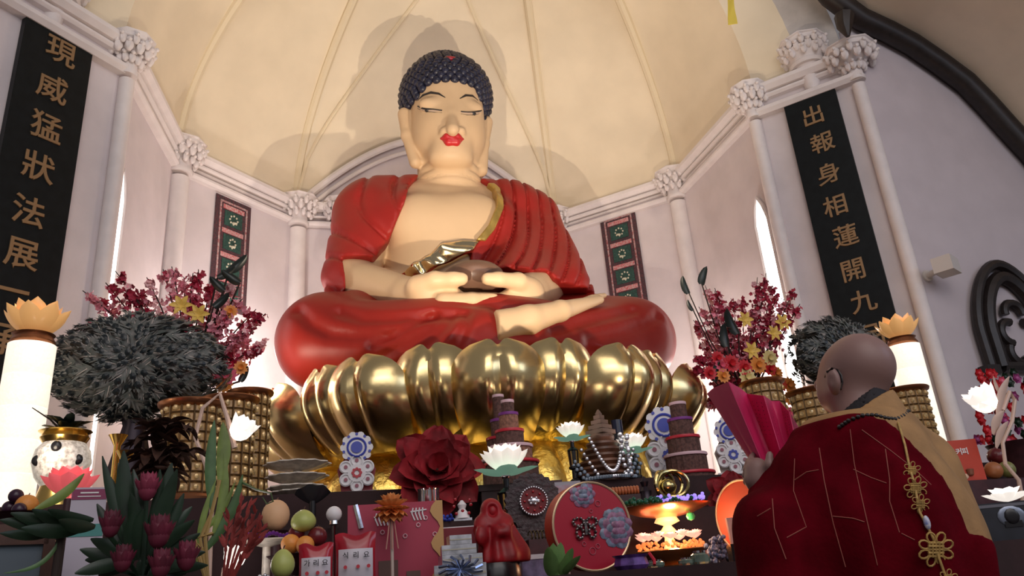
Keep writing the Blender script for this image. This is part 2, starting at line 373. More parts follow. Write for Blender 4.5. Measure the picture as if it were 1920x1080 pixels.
def plaque(k0, k1, tl, tr, zb, chars, label):
    A = onwall(*tl, k0, k1); Bq = onwall(*tr, k0, k1); zt = (A[2] + Bq[2]) / 2; d = V(*unit(PLAN[k1] - PLAN[k0]), 0); nrm = V(d[1], -d[0], 0)
    wd = (Bq - A) @ d; t = thing('calligraphy_board', label, 'sign', V(A[0], A[1], zb) + d * wd / 2, 0, 'calligraphy boards on the splayed walls'); L = np.array(t.location)
    b = B(); b.prism([(0, 0), (wd, 0), (wd, zt - zb), (0, zt - zb)], V(A[0], A[1], zb) + nrm * .01 - L, d, V(0, 0, 1), .05); b.build('board', lacquer, t, False)
    for ch, p in chars:
        q = onwall(*p, k0, k1) + nrm * .062 - L
        sz = .235 if k0 == 'L0' else .215
        glyph(ch, sz, gilt, t, q, d, V(0, 0, 1), nrm)
plaque('L0', 'L1', (42, 28), (167, 90), 2.1, [('現', (105, 103)), ('威', (88, 170)), ('猛', (77, 243)), ('狀', (62, 318)), ('法', (43, 400)), ('展', (30, 482)), ('一', (12, 548)), ('承', (-4, 640))], 'tall black board with gilt Chinese characters on the left splayed wall')
plaque('R1', 'R0', (1472, 203), (1567, 169), 2.0, [('出', (1527, 222)), ('報', (1545, 272)), ('身', (1556, 330)), ('相', (1568, 390)), ('蓮', (1588, 446)), ('開', (1602, 510)), ('九', (1621, 568)), ('品', (1637, 632))], 'tall black board with gilt Chinese characters on the right splayed wall')
# ------------------------------------------------------------------ woven hangings
def hanging(k0, k1, px, py, wdt, hgt, label):
    q = onwall(px, py, k0, k1); d = V(*unit(PLAN[k1] - PLAN[k0]), 0); nrm = V(d[1], -d[0], 0); t = thing('wall_hanging', label, 'tapestry', q + nrm * .01 - V(0, 0, hgt), 0, 'woven hangings on the back side walls')
    def rect(b, x0, x1, z0, z1, o, th=.006):
        b.prism([(x0, z0), (x1, z0), (x1, z1), (x0, z1)], nrm * o, d, V(0, 0, 1), th)
    b = B(); rect(b, 0, wdt, 0, hgt, 0, .012); b.build('cloth', M('maroon_brocade', (.13, .035, .045), .8, noise=(60, .9), col2=(.03, .03, .035)), t, False)
    b = B(); e = .05
    for x0, x1, z0, z1 in ((e, e + .02, e, hgt - e), (wdt - e - .02, wdt - e, e, hgt - e), (e, wdt - e, hgt - e - .02, hgt - e), (e, wdt - e, e, e + .02)): rect(b, x0, x1, z0, z1, .013)
    b.build('border', M('red_pink_braid', (.30, .05, .065), .8, noise=(45, .7), col2=(.5, .4, .38)), t, False)
    n = 4; st = (hgt - 2 * e - .06) / n
    for i in range(n):
        z0 = e + .06 + i * st; b = B(); rect(b, wdt * .25, wdt * .75, z0, z0 + st * .62, .013); f = b.build('panel', M('dark_green_silk', (.02, .075, .06), .6, noise=(50, .5)), t, False)
        b = B(); rect(b, wdt * .2, wdt * .8, z0 + st * .68, z0 + st * .86, .013); b.build('band', M('bright_red_silk', (.5, .04, .06), .6, noise=(60, .5), col2=(.55, .42, .4)), t, False)
        b = B(); c = d * wdt * .5 + V(0, 0, z0 + st * .3) + nrm * .022
        for k in range(8): b.ball(c + d * .05 * math.cos(k * PI / 4) * (1 if i % 2 else .8) + V(0, 0, .05 * math.sin(k * PI / 4)), (.012, .012, .012), 6, 4)
        b.ball(c - V(0, 0, .035), (.04, .012, .014), 8, 5); b.build('motif', M('cream_thread', (.62, .58, .44), .7), f)
hanging('L2', 'L3', 404, 363, .46, 1.28, 'maroon brocade hanging with green panels on wall left of the statue')
hanging('R3', 'R2', 1126, 412, .47, 1.34, 'maroon brocade hanging with green panels on wall right of the statue')
# ------------------------------------------------------------------ things on the right wall
q = P(1772, 500, 4.72); t = thing('wall_speaker', 'small white loudspeaker mounted on wall right of the black board', 'speaker', V(q[0], 4.93, q[2]))
b = B(); b.box((0, -.22, 0), (.20, .15, .13), .5); b.build('body', M('white_plastic', (.62, .58, .55), .5), t, False)
b = B(); b.cyl((0, 0, 0), (0, -.16, 0), .025); b.lathe([(.05, 0), (.05, .02)], (0, 0, 0), 12, (0, -1, 0)); b.build('bracket', M('white_plastic', (1, 1, 1)), t)
t = thing('tracery_frame', 'dark wooden pointed arch frame with foiled opening on the right wall', 'window frame', P(1915, 690, 4.9) * V(1, 1, 1)); L = np.array(t.location)
def arcpts(x0, x1, z0, za, n=16): return [V(x0 + (x1 - x0) * (1 - math.cos(PI * i / n / 2)) if False else 0, 0, 0) for i in range(n)]
xc = .62
def pointed(w, zs, zt, n=12):
    l = [V(-w * math.cos(PI / 2 * i / n) ** 1.1, 0, zs + (zt - zs) * math.sin(PI / 2 * i / n) ** 1.25) for i in range(n + 1)]; return [V(-w, 0, 0)] + l + [V(-p[0], 0, p[2]) for p in l[-2::-1]] + [V(w, 0, 0)]
X0 = P(1893, 690, 4.9) - L; bx = lambda pts, dx, dy=0: [p + X0 + V(dx, dy, 0) for p in pts]
b = B(); b.tube(bx(pointed(.40, .30, .92), .18, -.03), .045, 8); b.box(X0 + V(-.24, -.03, -.03), (.13, .1, .08)); b.build('hood_mould', darkwood, t)
o2 = pointed(.30, .3, .80); 
b = B(); b.tube(bx(o2, .20, -.02), .06, 8); b.tube(bx([V(-.3, 0, 0), V(.3, 0, 0)], .2, -.02), .05, 8)
cs = [(-.10, .30), (.10, .30), (0, .47), (-.07, .13), (.07, .13)]
for cx_, cz_ in cs:
    a0 = math.atan2(cz_ - .28, cx_); b.tube([X0 + V(.2 + cx_ + .095 * math.cos(a0 + s), -.02, cz_ + .095 * math.sin(a0 + s)) for s in np.linspace(-1.7, 1.7, 12)], .036, 8)
b.build('tracery', darkwood, t)
b = B(); q0 = P(1365, -40, 4.0); pts = [P(1364, -60, 4.0), P(1368, 5, 4.0), P(1374, 46, 4.0)]
b.grid(lambda u, v: pts[0] * (1 - v) + pts[2] * v + V((u - .5) * .065, .012 * math.sin(8 * v + 3 * u), 0), 6, 10, .004)
tag(b.build('ribbon', M('yellow_silk', (.62, .47, .06), .6)), 'yellow ribbon end hanging down in front of the vault', 'ribbon')
# ================================================================== the seated statue
SY = 6.45
def pxz(pts, Y=SY): return [V(P(*p, Y)[0], P(*p, Y)[2]) for p in pts]
ST = V(1.42, 6.5, 2.42)
statue = thing('buddha_statue', 'giant seated Buddha statue in red robes holding a brown alms bowl', 'statue', ST)
skin = M('painted_skin', (.64, .445, .265), .45, noise=(3, .04), spec=.25)
robe_red = M('vermilion_robe_paint', (.31, .020, .016), .42, noise=(4, .10), spec=.22)
lap_red = M('shaded_lap_robe_paint', (.27, .018, .012), .42, noise=(3, .10), spec=.25)  # same robe, its colour darkened to keep the lap in shade
goldleaf = M('gold_leaf', (.88, .60, .19), .2, 1.0, noise=(5, .06), bump=(25, .05))
def d_torso(p):
    d = smin(ell(p, P(838, 450, 6.80), (.66, .45, .52)), ell(p, P(845, 510, 6.70), (.62, .50, .50)), .25)
    d = smin(d, cap(p, P(700, 405, 6.85), P(975, 412, 6.85), .30), .22)
    d = smin(d, cap(p, P(838, 376, 6.92), P(715, 396, 6.88), .22, .27), .12); d = smin(d, cap(p, P(838, 376, 6.92), P(958, 400, 6.88), .22, .27), .12)
    d = smin(d, ell(p, P(788, 414, 6.42), (.30, .15, .24)), .2); d = smin(d, ell(p, P(890, 414, 6.42), (.30, .15, .24)), .2)
    return d
def d_arms(p):
    d = smin(cap(p, P(690, 410, 6.8), P(663, 520, 6.5), .28, .21), cap(p, P(663, 528, 6.45), P(770, 553, 5.85), .20, .14), .08)
    e = smin(cap(p, P(985, 415, 6.8), P(1030, 515, 6.5), .28, .24), cap(p, P(1030, 525, 6.4), P(990, 548, 5.85), .24, .16), .10)
    return np.minimum(d, e)
def d_neck(p):
    d = cap(p, P(843, 290, 6.78), P(842, 345, 6.84), .31, .34)
    z0 = P(845, 322, 6.5)[2]
    for k in range(3): d = d + .018 * np.exp(-((p[:, 2] - (z0 - .02 + .09 * k)) / .018) ** 2)
    return d
def d_hands(p):
    Q = lambda x, y, Y: P(x, y, Y)
    d = chain(p, [Q(765, 553, 5.85), Q(800, 555, 5.68), Q(845, 562, 5.58)], [.14, .145, .11], .05)                    # right palm, under the bowl
    for k in range(4): d = smin(d, chain(p, [Q(830, 564 - k, 5.5 + .09 * k), Q(885, 563 - k, 5.44 + .10 * k), Q((925, 937, 932, 915)[k], 560 - k, 5.48 + .10 * k)], [.062, .058, .045], .02), .02)
    d = smin(d, chain(p, [Q(785, 538, 5.62), Q(815, 525, 5.5), Q(850, 524, 5.44), Q(866, 523, 5.43)], [.10, .068, .058, .052], .03), .04)   # thumb
    e = chain(p, [Q(995, 550, 5.85), Q(985, 556, 5.68), Q(950, 568, 5.60)], [.15, .145, .10], .05)
    for k in range(4): e = smin(e, chain(p, [Q(955, 573, 5.58 + .09 * k), Q(900, 576, 5.54 + .09 * k), Q((868, 850, 856, 870)[k], 574, 5.58 + .09 * k)], [.06, .055, .045], .02), .02)
    e = smin(e, chain(p, [Q(992, 545, 5.66), Q(972, 528, 5.5), Q(935, 524, 5.44), Q(914, 523, 5.43)], [.11, .070, .058, .052], .03), .04)
    return np.minimum(d, e)
HC = P(838, 225, 6.72)
def d_skull(p):
    d = smin(ell(p, P(838, 192, 6.77), (.385, .42, .42)), ell(p, P(841, 262, 6.70), (.375, .39, .36)), .30)
    d = smin(d, ell(p, P(845, 300, 6.50), (.20, .14, .10)), .18)
    return smin(d, ell(p, P(800, 250, 6.55), (.16, .2, .2)), .1) if False else d
def d_face(p):
    d = d_skull(p)
    d = smin(d, chain(p, [P(843, 183, 6.41), P(846, 215, 6.35), P(849, 243, 6.24)], [.035, .045, .062], .04), .05)
    for x in (834, 864): d = smin(d, ell(p, P(x, 247, 6.32), (.045, .055, .04)), .03)
    d = smin(d, ell(p, P(847, 262, 6.43), (.13, .07, .10)), .12)                    # the mound under the lips
    d = smin(d, ell(p, P(846, 288, 6.46), (.13, .10, .07)), .14)
    for x, y in ((810, 197), (881, 203)):
        d = smin(d, ell(p, P(x, y, 6.44), (.13, .075, .075)), .04)
    for pts in (BROW_L, BROW_R):
        d = d + .0
    for x, y in ((759, 215), (911, 230)):                                           # long ears
        s = -1 if x < 800 else 1
        e = chain(p, [P(x, y, 6.80), P(x - s * 4, y + 40, 6.76), P(x - s * (20 if s < 0 else 8), y + 90, 6.70)], [.075, .055, .062], .04)
        e = np.maximum(e, -cap(p, P(x + 0 * s, y + 5, 6.70), P(x - s * 5, y + 30, 6.66), .025)); d = smin(d, e, .03)
    return d
BROW_L = [(783, 189), (793, 179), (808, 174), (823, 176), (835, 183)]; BROW_R = [(862, 185), (873, 179), (886, 180), (896, 188)]
def front(fn, px, py, y0=5.9, n=60, off=0.0):          # where a sight line meets the surface
    q = P(px, py, y0); d = unit(ray(px, py))
    for _ in range(n): q = q + d * float(fn(q[None])[0]) * .8
    return q - d * off
def d_body(p): return smin(smin(smin(d_torso(p), d_neck(p), .06), d_face(p), .05), smin(d_arms(p), d_hands(p), .04), .03)
sdf_obj('body', lambda p: np.maximum(smin(smin(d_torso(p), d_neck(p), .03), smin(d_arms(p), d_hands(p), .04), .03), p[:, 2] - P(843, 300, 6.5)[2]), (.05, 5.2, 2.6), (2.75, 7.45, 4.95), .022, skin, statue, ST)
lo = P(740, 335, 6.2) - V(.05, .1, .25)
sdf_obj('head', lambda p: smin(d_face(p), d_neck(p), .05), (HC[0] - .62, 6.12, lo[2]), (HC[0] + .62, 7.3, P(838, 120, 6.8)[2]), .0135, skin, statue, ST)
# painted features follow the modelled face
ink = M('black_paint', (.02, .016, .015), .4)
for pts in (BROW_L, BROW_R):
    b = B(); b.tube([front(d_face, *p, off=.0) - ST for p in pts], [.004, .013, .014, .012, .004], 6); b.build('eyebrow', ink, statue)
EYES = ([(783, 201), (792, 205), (802, 207), (814, 208), (829, 209)], [(864, 211), (876, 213), (887, 213), (897, 211), (903, 209)])
whites = M('eye_white_paint', (.50, .36, .26), .3)
for pts in EYES:
    b = B(); b.tube([front(d_face, x, y, off=-.004) - ST for x, y in pts], [.004, .013, .014, .013, .004], 8); e = b.build('eye', whites, statue)
    b = B(); b.tube([front(d_face, x, y - 2, off=0) - ST for x, y in pts], [.006, .011, .012, .011, .006], 6); b.tube([front(d_face, x, y + 2.5, off=0) - ST for x, y in pts], [.002, .003, .004, .003, .002], 6)
    m = pts[2]; b.ball(front(d_face, m[0], m[1], off=-.006) - ST, (.032, .026, .022), 10, 6); b.build('lid_line', ink, e)
lipred = M('lip_red', (.50, .018, .022), .35)
def d_lips(p):
    u = chain(p, [front(d_face, 827, 260), front(d_face, 838, 258), front(d_face, 847, 260), front(d_face, 857, 258), front(d_face, 868, 261)], [.012, .040, .034, .040, .012], .02)
    l = chain(p, [front(d_face, 830, 262), front(d_face, 841, 266), front(d_face, 855, 266), front(d_face, 866, 263)], [.010, .042, .042, .010], .02)
    return smin(u, l, .006)
c = front(d_face, 847, 262); sdf_obj('lips', d_lips, c - V(.17, .1, .12), c + V(.17, .1, .12), .008, lipred, statue, ST)
# curled hair
HD = P(836, 188, 6.84); HR = V(.465, .50, .44)
fpoly = pxz([(771, 222), (769, 196), (777, 178), (794, 166), (835, 163), (872, 166), (896, 174), (904, 192), (907, 228), (907, 345), (771, 345)], 6.45)
def d_hair(p):
    d = smin(ell(p, HD, HR), ell(p, HD + V(0, .05, .24), (.30, .32, .28)), .12)
    q = p[:, [0, 2]]; face = np.where(p[:, 1] < 6.75, -poly2(q, fpoly), -1.0)
    return np.maximum(np.maximum(d, face), P(757, 214, 6.7)[2] - p[:, 2])
hairm = M('blue_black_curl_paint', (.014, .015, .036), .38, noise=(9, .3))
hair = sdf_obj('hair', d_hair, HD - V(.55, .6, .55), HD + V(.55, .6, .75), .022, hairm, statue, ST)
b = B(); nrow = 22
for i in range(nrow):
    t = -.62 + (PI / 2 + .60) * i / (nrow - 1); rr = math.cos(t); n = max(1, int(2 * PI * rr * .48 / .092))
    for j in range(n):
        a = 2 * PI * (j + .5 * (i % 2)) / n; d = V(math.cos(a) * rr, math.sin(a) * rr, math.sin(t)); q = HD + d * HR
        for _ in range(4): q = q + d * (-float(smin(ell(q[None], HD, HR), ell(q[None], HD + V(0, .05, .24), (.30, .32, .28)), .12)[0]))
        if q[1] < 6.75 and poly2(q[None][:, [0, 2]], fpoly)[0] < .015: continue
        if q[2] < P(757, 214, 6.7)[2] - .0: continue
        b.ball(q - ST, (.050, .050, .047), 8, 6)
b.build('curls', hairm, hair)
b = B(); q = front(d_hair, 845, 113); b.ball(q - ST + V(0, .01, 0), (.085, .06, .045), 12, 8); b.build('hair_jewel', M('red_jewel', (.30, .01, .02), .25), statue)
# robes over both shoulders: shells of the body cut along painted edges
PV = V(*pxz([(600, 300)])[0])
def d_clothbody(p):
    d = smin(d_torso(p), d_arms(p), .08)
    d = smin(d, cap(p, P(1030, 500, 6.5), P(1058, 556, 6.25), .22, .24), .10); d = smin(d, cap(p, P(1000, 470, 6.6), P(960, 545, 6.0), .25, .2), .12)
    return d
def ridge(x, sharp=.55): return np.abs(np.sin(x)) ** sharp
def d_robeL(p):
    q = p[:, [0, 2]]; r = np.linalg.norm(q - PV, axis=1); s = np.arctan2(q[:, 1] - PV[1], q[:, 0] - PV[0])
    w = np.clip((r - 1.62) / .2, 0, 1)
    d = d_clothbody(p) - .06 + w * (.042 * np.exp(-(np.sin(r * 23 + .9 * np.sin(3 * s + 1)) / .30) ** 2) - .02 * np.sin(r * 11 + 1.3 * np.sin(2 * s)))
    return smax(d, poly2(q, RL), .02)
RL = pxz([(905, 312), (931, 350), (926, 405), (908, 447), (884, 477), (838, 503), (842, 545), (960, 562), (990, 556), (1002, 570), (1105, 575), (1120, 300)])
RR = pxz([(792, 306), (768, 345), (755, 395), (731, 450), (697, 502), (640, 498), (646, 562), (590, 570), (560, 480), (600, 300)])
def d_robeR(p):
    q = p[:, [0, 2]]; c = V(*pxz([(900, 330)])[0]); r = np.linalg.norm(q - c, axis=1)
    d = d_clothbody(p) - .055
    d = smin(d, cap(p, P(632, 492, 6.5), P(622, 555, 6.35), .07, .05), .06)
    d = smin(d, cap(p, P(725, 400, 6.62), P(680, 490, 6.45), .20, .17), .15)
    d = d + .034 * np.exp(-(np.sin(r * 11 + 1.2 * np.sin(q[:, 1] * 4)) / .28) ** 2) - .01
    return smax(d, poly2(q, RR), .02)
sdf_obj('shoulder_robe', d_robeL, P(838, 320, 6.8) * V(1, 0, 0) + V(.05, 5.6, 2.55), (3.0, 7.55, 4.95), .018, robe_red, statue, ST)
sdf_obj('sleeve', d_robeR, (-.05, 5.6, 2.55), (1.30, 7.55, 4.95), .022, robe_red, statue, ST)
def d_trim(p):
    q = p[:, [0, 2]]; e = poly2(q, RL); g = poly2(q, pxz([(880, 335), (945, 335), (945, 475), (870, 475)]))
    return np.maximum(np.maximum(np.maximum(d_torso(p) - .07, np.abs(e + .015) - .035), g), p[:, 1] - 6.75)
sdf_obj('robe_border', d_trim, (1.3, 5.9, 3.3), (2.1, 6.8, 4.9), .014, M('dull_gold_paint', (.55, .37, .10), .35, .7, noise=(8, .2)), statue, ST)
SA = pxz([(722, 531), (740, 512), (775, 498), (800, 487), (822, 471), (855, 466), (892, 466), (880, 486), (840, 503), (800, 517), (745, 540)], 6.3)
def d_sash(p):
    q = p[:, [0, 2]]; t = (q[:, 0] * .8 + q[:, 1] * .55)
    return smax(smax(d_torso(p) - .085 - .03 * np.sin(t * 24 + 3 * np.sin(q[:, 0] * 7)) * np.sin(q[:, 1] * 19 + 2 * q[:, 0]), poly2(q, SA), .02), p[:, 1] - 6.8, .01)
sdf_obj('sash', d_sash, (.6, 5.8, 3.0), (1.8, 6.85, 4.3), .014, M('bright_gold_leaf', (.95, .78, .46), .16, 1.0), statue, ST)
# folded legs
GRO = [([(562, 568), (585, 600), (620, 622), (665, 634), (730, 640)], .05, 5.65), ([(640, 580), (680, 603), (740, 612), (800, 610)], .05, 5.6), ([(835, 597), (800, 625), (740, 652), (690, 668)], .05, 5.4), ([(855, 592), (835, 620), (795, 652), (760, 672)], .045, 5.35), ([(875, 590), (868, 620), (850, 660), (845, 680)], .04, 5.3), ([(815, 596), (770, 618), (700, 640)], .04, 5.45),
       ([(1020, 640), (1090, 612), (1150, 590), (1200, 572)], .05, 5.6), ([(1090, 650), (1160, 628), (1215, 605), (1245, 585)], .05, 5.65), ([(980, 668), (1060, 655), (1130, 648)], .04, 5.4)]
GRO = [(pxz(g, Y), w) for g, w, Y in GRO]
def d_legs(p):
    d = smin(cap(p, P(790, 600, 6.7), P(612, 640, 6.15), .36, .385), cap(p, P(612, 642, 6.1), P(860, 648, 5.42), .37, .26), .12)
    e = smin(cap(p, P(960, 600, 6.7), P(1182, 640, 6.15), .36, .385), cap(p, P(1182, 642, 6.1), P(940, 662, 5.45), .37, .26), .12)
    d = smin(d, e, .10); d = smin(d, ell(p, P(880, 640, 6.35), (1.1, .95, .27)), .15); d = smin(d, cap(p, P(800, 630, 5.6), P(905, 626, 5.40), .14, .19), .08)
    q = p[:, [0, 2]]
    for g, w_ in GRO: d = d + .045 * np.exp(-(line2(q, g) / w_) ** 2) * (p[:, 1] < 6.4)
    return smax(d, ST[2] - p[:, 2], .03)
sdf_obj('lap_robe', d_legs, (-.5, 4.7, 2.36), (3.6, 7.45, 3.75), .026, lap_red, statue, ST)
def d_foot(p):
    d = chain(p, [P(930, 613, 5.24), P(990, 600, 5.26), P(1050, 583, 5.38), P(1125, 562, 5.68)], [.125, .110, .080, .036], .04)
    for k in range(4): d = smin(d, cap(p, P(1095 + 9 * k, 563 - 2 * k, 5.60 + .05 * k), P(1112 + 7 * k, 557 - k, 5.66 + .05 * k), .024), .015)
    return np.maximum(d, P(924, 600, 5.3)[0] - p[:, 0])
sdf_obj('foot', d_foot, P(915, 650, 5.1) - V(0, .2, .1), P(1150, 540, 5.9) + V(.05, .1, .1), .014, skin, statue, ST)
c = P(888, 527, 5.78)
b = B(); b.lathe([(.05, -.13), (.17, -.115), (.245, -.05), (.265, .01), (.25, .06), (.21, .10), (.19, .11), (.18, .10), (.1, .07)], c - ST, 40); b.build('alms_bowl', M('brown_bowl', (.16, .085, .055), .38, noise=(6, .15)), statue)
# ================================================================== lotus throne
LC = V(1.45, 6.28, 0)
throne = thing('lotus_throne', 'huge polished gold lotus throne carrying the seated Buddha', 'lotus pedestal', LC)
polished = M('polished_gold', (.93, .72, .35), .24, 1.0, noise=(3, .05), bump=(7, .06, .03))
foil = M('crumpled_gold', (.88, .62, .16), .36, 1.0, noise=(6, .10), bump=(9, .5, .05))
def petal_mesh(R0, z0, hh, ha, bulge, top_in, flare=0.0, rim=.035, n=20, m=22):
    def fn(i, j):
        u = 2 * i - 1; v = j
        w = max(.24, (.80 + .20 * min(1, v / .5)) * (1 if v < .5 else (1 - ((v - .5) / .5) ** 2.5) ** (1 / 2.5)))
        lobe = (1 - math.exp(-(u / .13) ** 2)) * (1 - abs(u) ** 3)
        ue = u * w
        r = R0 + bulge * math.sin(PI / 2 * min(1, v / .72)) ** .8 + .055 * lobe * math.sin(PI * min(1, v * .9 + .1)) - .13 * ue * ue - top_in * max(0, (v - .7) / .3) ** 2 + flare * v
        z = z0 + hh * v * (1 - .07 * math.exp(-(u / .38) ** 2) * v ** 6)
        a = -PI / 2 + u * ha * w
        return V(r * math.cos(a), r * math.sin(a), z)
    b = B(); b.grid(fn, n, m, .045); return b
pm = petal_mesh(1.52, 1.97, .60, .185, .32, .05)
p0 = pm.build('petal', polished, throne)
def ringp(p0, n, a0, first=True):
    for k in range(n):
        o = p0 if k == 0 else p0.copy()
        if k: COL.objects.link(o)
        o.rotation_euler = (0, 0, a0 + 2 * PI * k / n)
ringp(p0, 12, math.radians(-9))
p1 = petal_mesh(1.42, 2.00, .61, .185, .30, .04).build('inner_petal', polished, throne); ringp(p1, 12, math.radians(6))
p2 = petal_mesh(1.28, 2.0, -.42, .25, .14, .0, .16, .05).build('lower_petal', foil, throne); ringp(p2, 13, .1)
b = B(); b.lathe([(1.30, 0), (1.30, 1.3), (1.42, 1.34), (1.36, 1.5), (1.32, 1.95), (1.45, 1.99), (1.50, 2.05), (1.58, 2.30), (1.60, 2.40), (1.55, 2.42)], (0, 0, 0), 64); b.build('core', foil, throne)
# ================================================================== stepped altar
cloth = M('dark_maroon_altar_cloth', (.030, .009, .010), .8, noise=(8, .3), bump=(30, .1))
T1, T2, T3 = 1.12, 1.38, 1.58
for lab, (x0, x1, y0, y1, z) in (('lowest and nearest maroon draped altar table of the three steps', (-2.1, 4.9, 2.40, 3.419, T1)), ('middle maroon draped altar table of the three steps', (-2.0, 4.6, 3.421, 3.849, T2)), ('highest maroon draped altar table, right before the gold lotus', (-1.95, 4.4, 3.851, 4.45, T3))):
    b = B(); b.box((0, 0, z / 2), (x1 - x0, y1 - y0, z)); tag(b.build('altar_table', cloth, None, False, ((x0 + x1) / 2, (y0 + y1) / 2, 0)), lab, 'table', 'stepped altar tables')
def shelf(Y): return T1 if Y < 3.42 else T2 if Y < 3.85 else T3
def spot(px, py, Y): q = P(px, py, Y); return V(q[0], Y, shelf(Y))
def zat(px, py, Y): return P(px, py, Y)[2]
def face(q, k=.6): return -math.atan2(q[0], q[1]) * k
red = M('red_card', (.40, .02, .035), .45); deepred = M('crimson_velvet', (.26, .003, .010), .75, noise=(12, .45), bump=(50, .2))
brass = M('gold_metal', (.80, .54, .16), .22, 1.0); chrome = M('chrome', (.75, .74, .76), .1, 1.0); silver = M('silver_foil', (.62, .63, .68), .28, .8, noise=(30, .35))
black = M('black_gloss', (.012, .011, .013), .25); white = M('white_paint', (.80, .78, .80), .5); dbrown = M('incense_brown', (.12, .055, .045), .85, noise=(70, .5))
lbrown = M('pale_incense_brown', (.30, .14, .095), .85, noise=(70, .4)); wine = M('dark_wine_wood', (.05, .014, .018), .45, noise=(18, .4))
lampwhite = M('lit_white_petal', (1, .93, .86), .4, emit=.55, ecol=(1, .88, .78)); lampcore = M('lamp_core', (1, .95, .88), .4, emit=4.0, ecol=(1, .93, .84)); celadon = M('celadon_sepal', (.36, .68, .52), .4, noise=(6, .2), emit=.24, ecol=(.35, .7, .5))  # sepal emission stands in for lamplight shining through them
purple = M('purple_ribbon', (.20, .03, .24), .5); pinkw = M('pink_white_ribbon', (.75, .50, .55), .5); rribbon = M('red_ribbon', (.55, .02, .04), .4)
green = M('leaf_green', (.10, .22, .05), .5, noise=(10, .35)); dgreen = M('dark_leaf_green', (.013, .034, .017), .4, noise=(10, .4)); bluem = M('cobalt_blue', (.05, .07, .42), .4)  # dark leaf green deepened, carries the foreground bouquet's shade in its colour
# ---- incense towers
def tower(q, tiers, label, mats=(dbrown,)):
    t = thing('incense_tower', label, 'incense tower', q, face(q), 'tiered incense towers'); z = 0
    for i, (r, h, rb) in enumerate(tiers):
        b = B(); b.lathe([(r, z), (r, z + h)], (0, 0, 0), 40, scal=lambda a, hh: 1 - .035 * (int(a * 40) % 2)); b.build('incense_bundle', mats[i % len(mats)], t, angle=20)
        b = B(); b.lathe([(r * 1.04, z + h - .012), (r * 1.06, z + h - .006), (r * 1.04, z + h + .004)], (0, 0, 0), 32); b.build('ribbon', rb, t); z += h
    return t
Y = 4.12; s = S(spot(955, 850, Y)); q = spot(962, 900, Y)
zz = [zat(955, y, Y) for y in (868, 838, 808, 776, 752)]; z0 = T3; hs = [zz[0] - z0] + [zz[i + 1] - zz[i] for i in range(4)]
tower(q, [(.145, hs[0], rribbon), (.118, hs[1], pinkw), (.078, hs[2], rribbon), (.054, hs[3], purple), (.036, hs[4], pinkw)], 'tiered incense tower with pale brown bundles behind the large white lotus lamp', (dbrown, lbrown))
q2 = spot(941, 850, 4.42); zz = [zat(940, y, 4.42) for y in (862, 822, 788, 742)]
tower(q2, [(.12, zz[0] - T3, pinkw), (.085, zz[1] - zz[0], rribbon), (.055, zz[2] - zz[1], purple), (.034, zz[3] - zz[2], pinkw)], 'dark tiered incense tower, just taller than the pale one before it')
Y = 4.05; q = spot(1296, 925, Y); zz = [zat(1290, y, Y) for y in (888, 853, 820, 786, 756)]
tower(q, [(.145, zz[0] - T3, rribbon), (.118, zz[1] - zz[0], pinkw), (.094, zz[2] - zz[1], rribbon), (.070, zz[3] - zz[2], purple), (.048, zz[4] - zz[3], pinkw)], 'dark brown tiered incense tower left of the raised pink sutra book')
# ---- white lotus lamps on black posts
def petal(b, base, az, L, w, el0, el1, cup=.25, n=6, m=8, th=0.0, tip=.5):
    out = V(math.cos(az), math.sin(az), 0); sd = V(-math.sin(az), math.cos(az), 0); base = np.asarray(base, float)
    def fn(i, j):
        u = 2 * i - 1; e = el0 + (el1 - el0) * j; e2 = el0 + (el1 - el0) * j * .5
        c = base + (out * math.cos(e2) + V(0, 0, 1) * math.sin(e2)) * L * j; nrm = -out * math.sin(e) + V(0, 0, 1) * math.cos(e)
        ww = w * math.sin(PI * min(1, (.10 + .90 * j ** .8))) ** tip
        return c + sd * u * ww * .5 + nrm * cup * ww * u * u
    b.grid(fn, n, m, th)
def lotus_flower(par, c, R, pm, rows=((11, .30, 1.15, 1.0), (9, .65, 1.4, .98), (7, 1.0, 1.6, .9)), name='petal', wf=.62):
    for k, (n, e0, e1, l) in enumerate(rows):
        for j in range(n):
            b = B(); petal(b, c, 2 * PI * (j + .5 * k) / n + .2, R * l, R * wf, e0, e1, .28, 4, 6); b.build(name, pm, par)
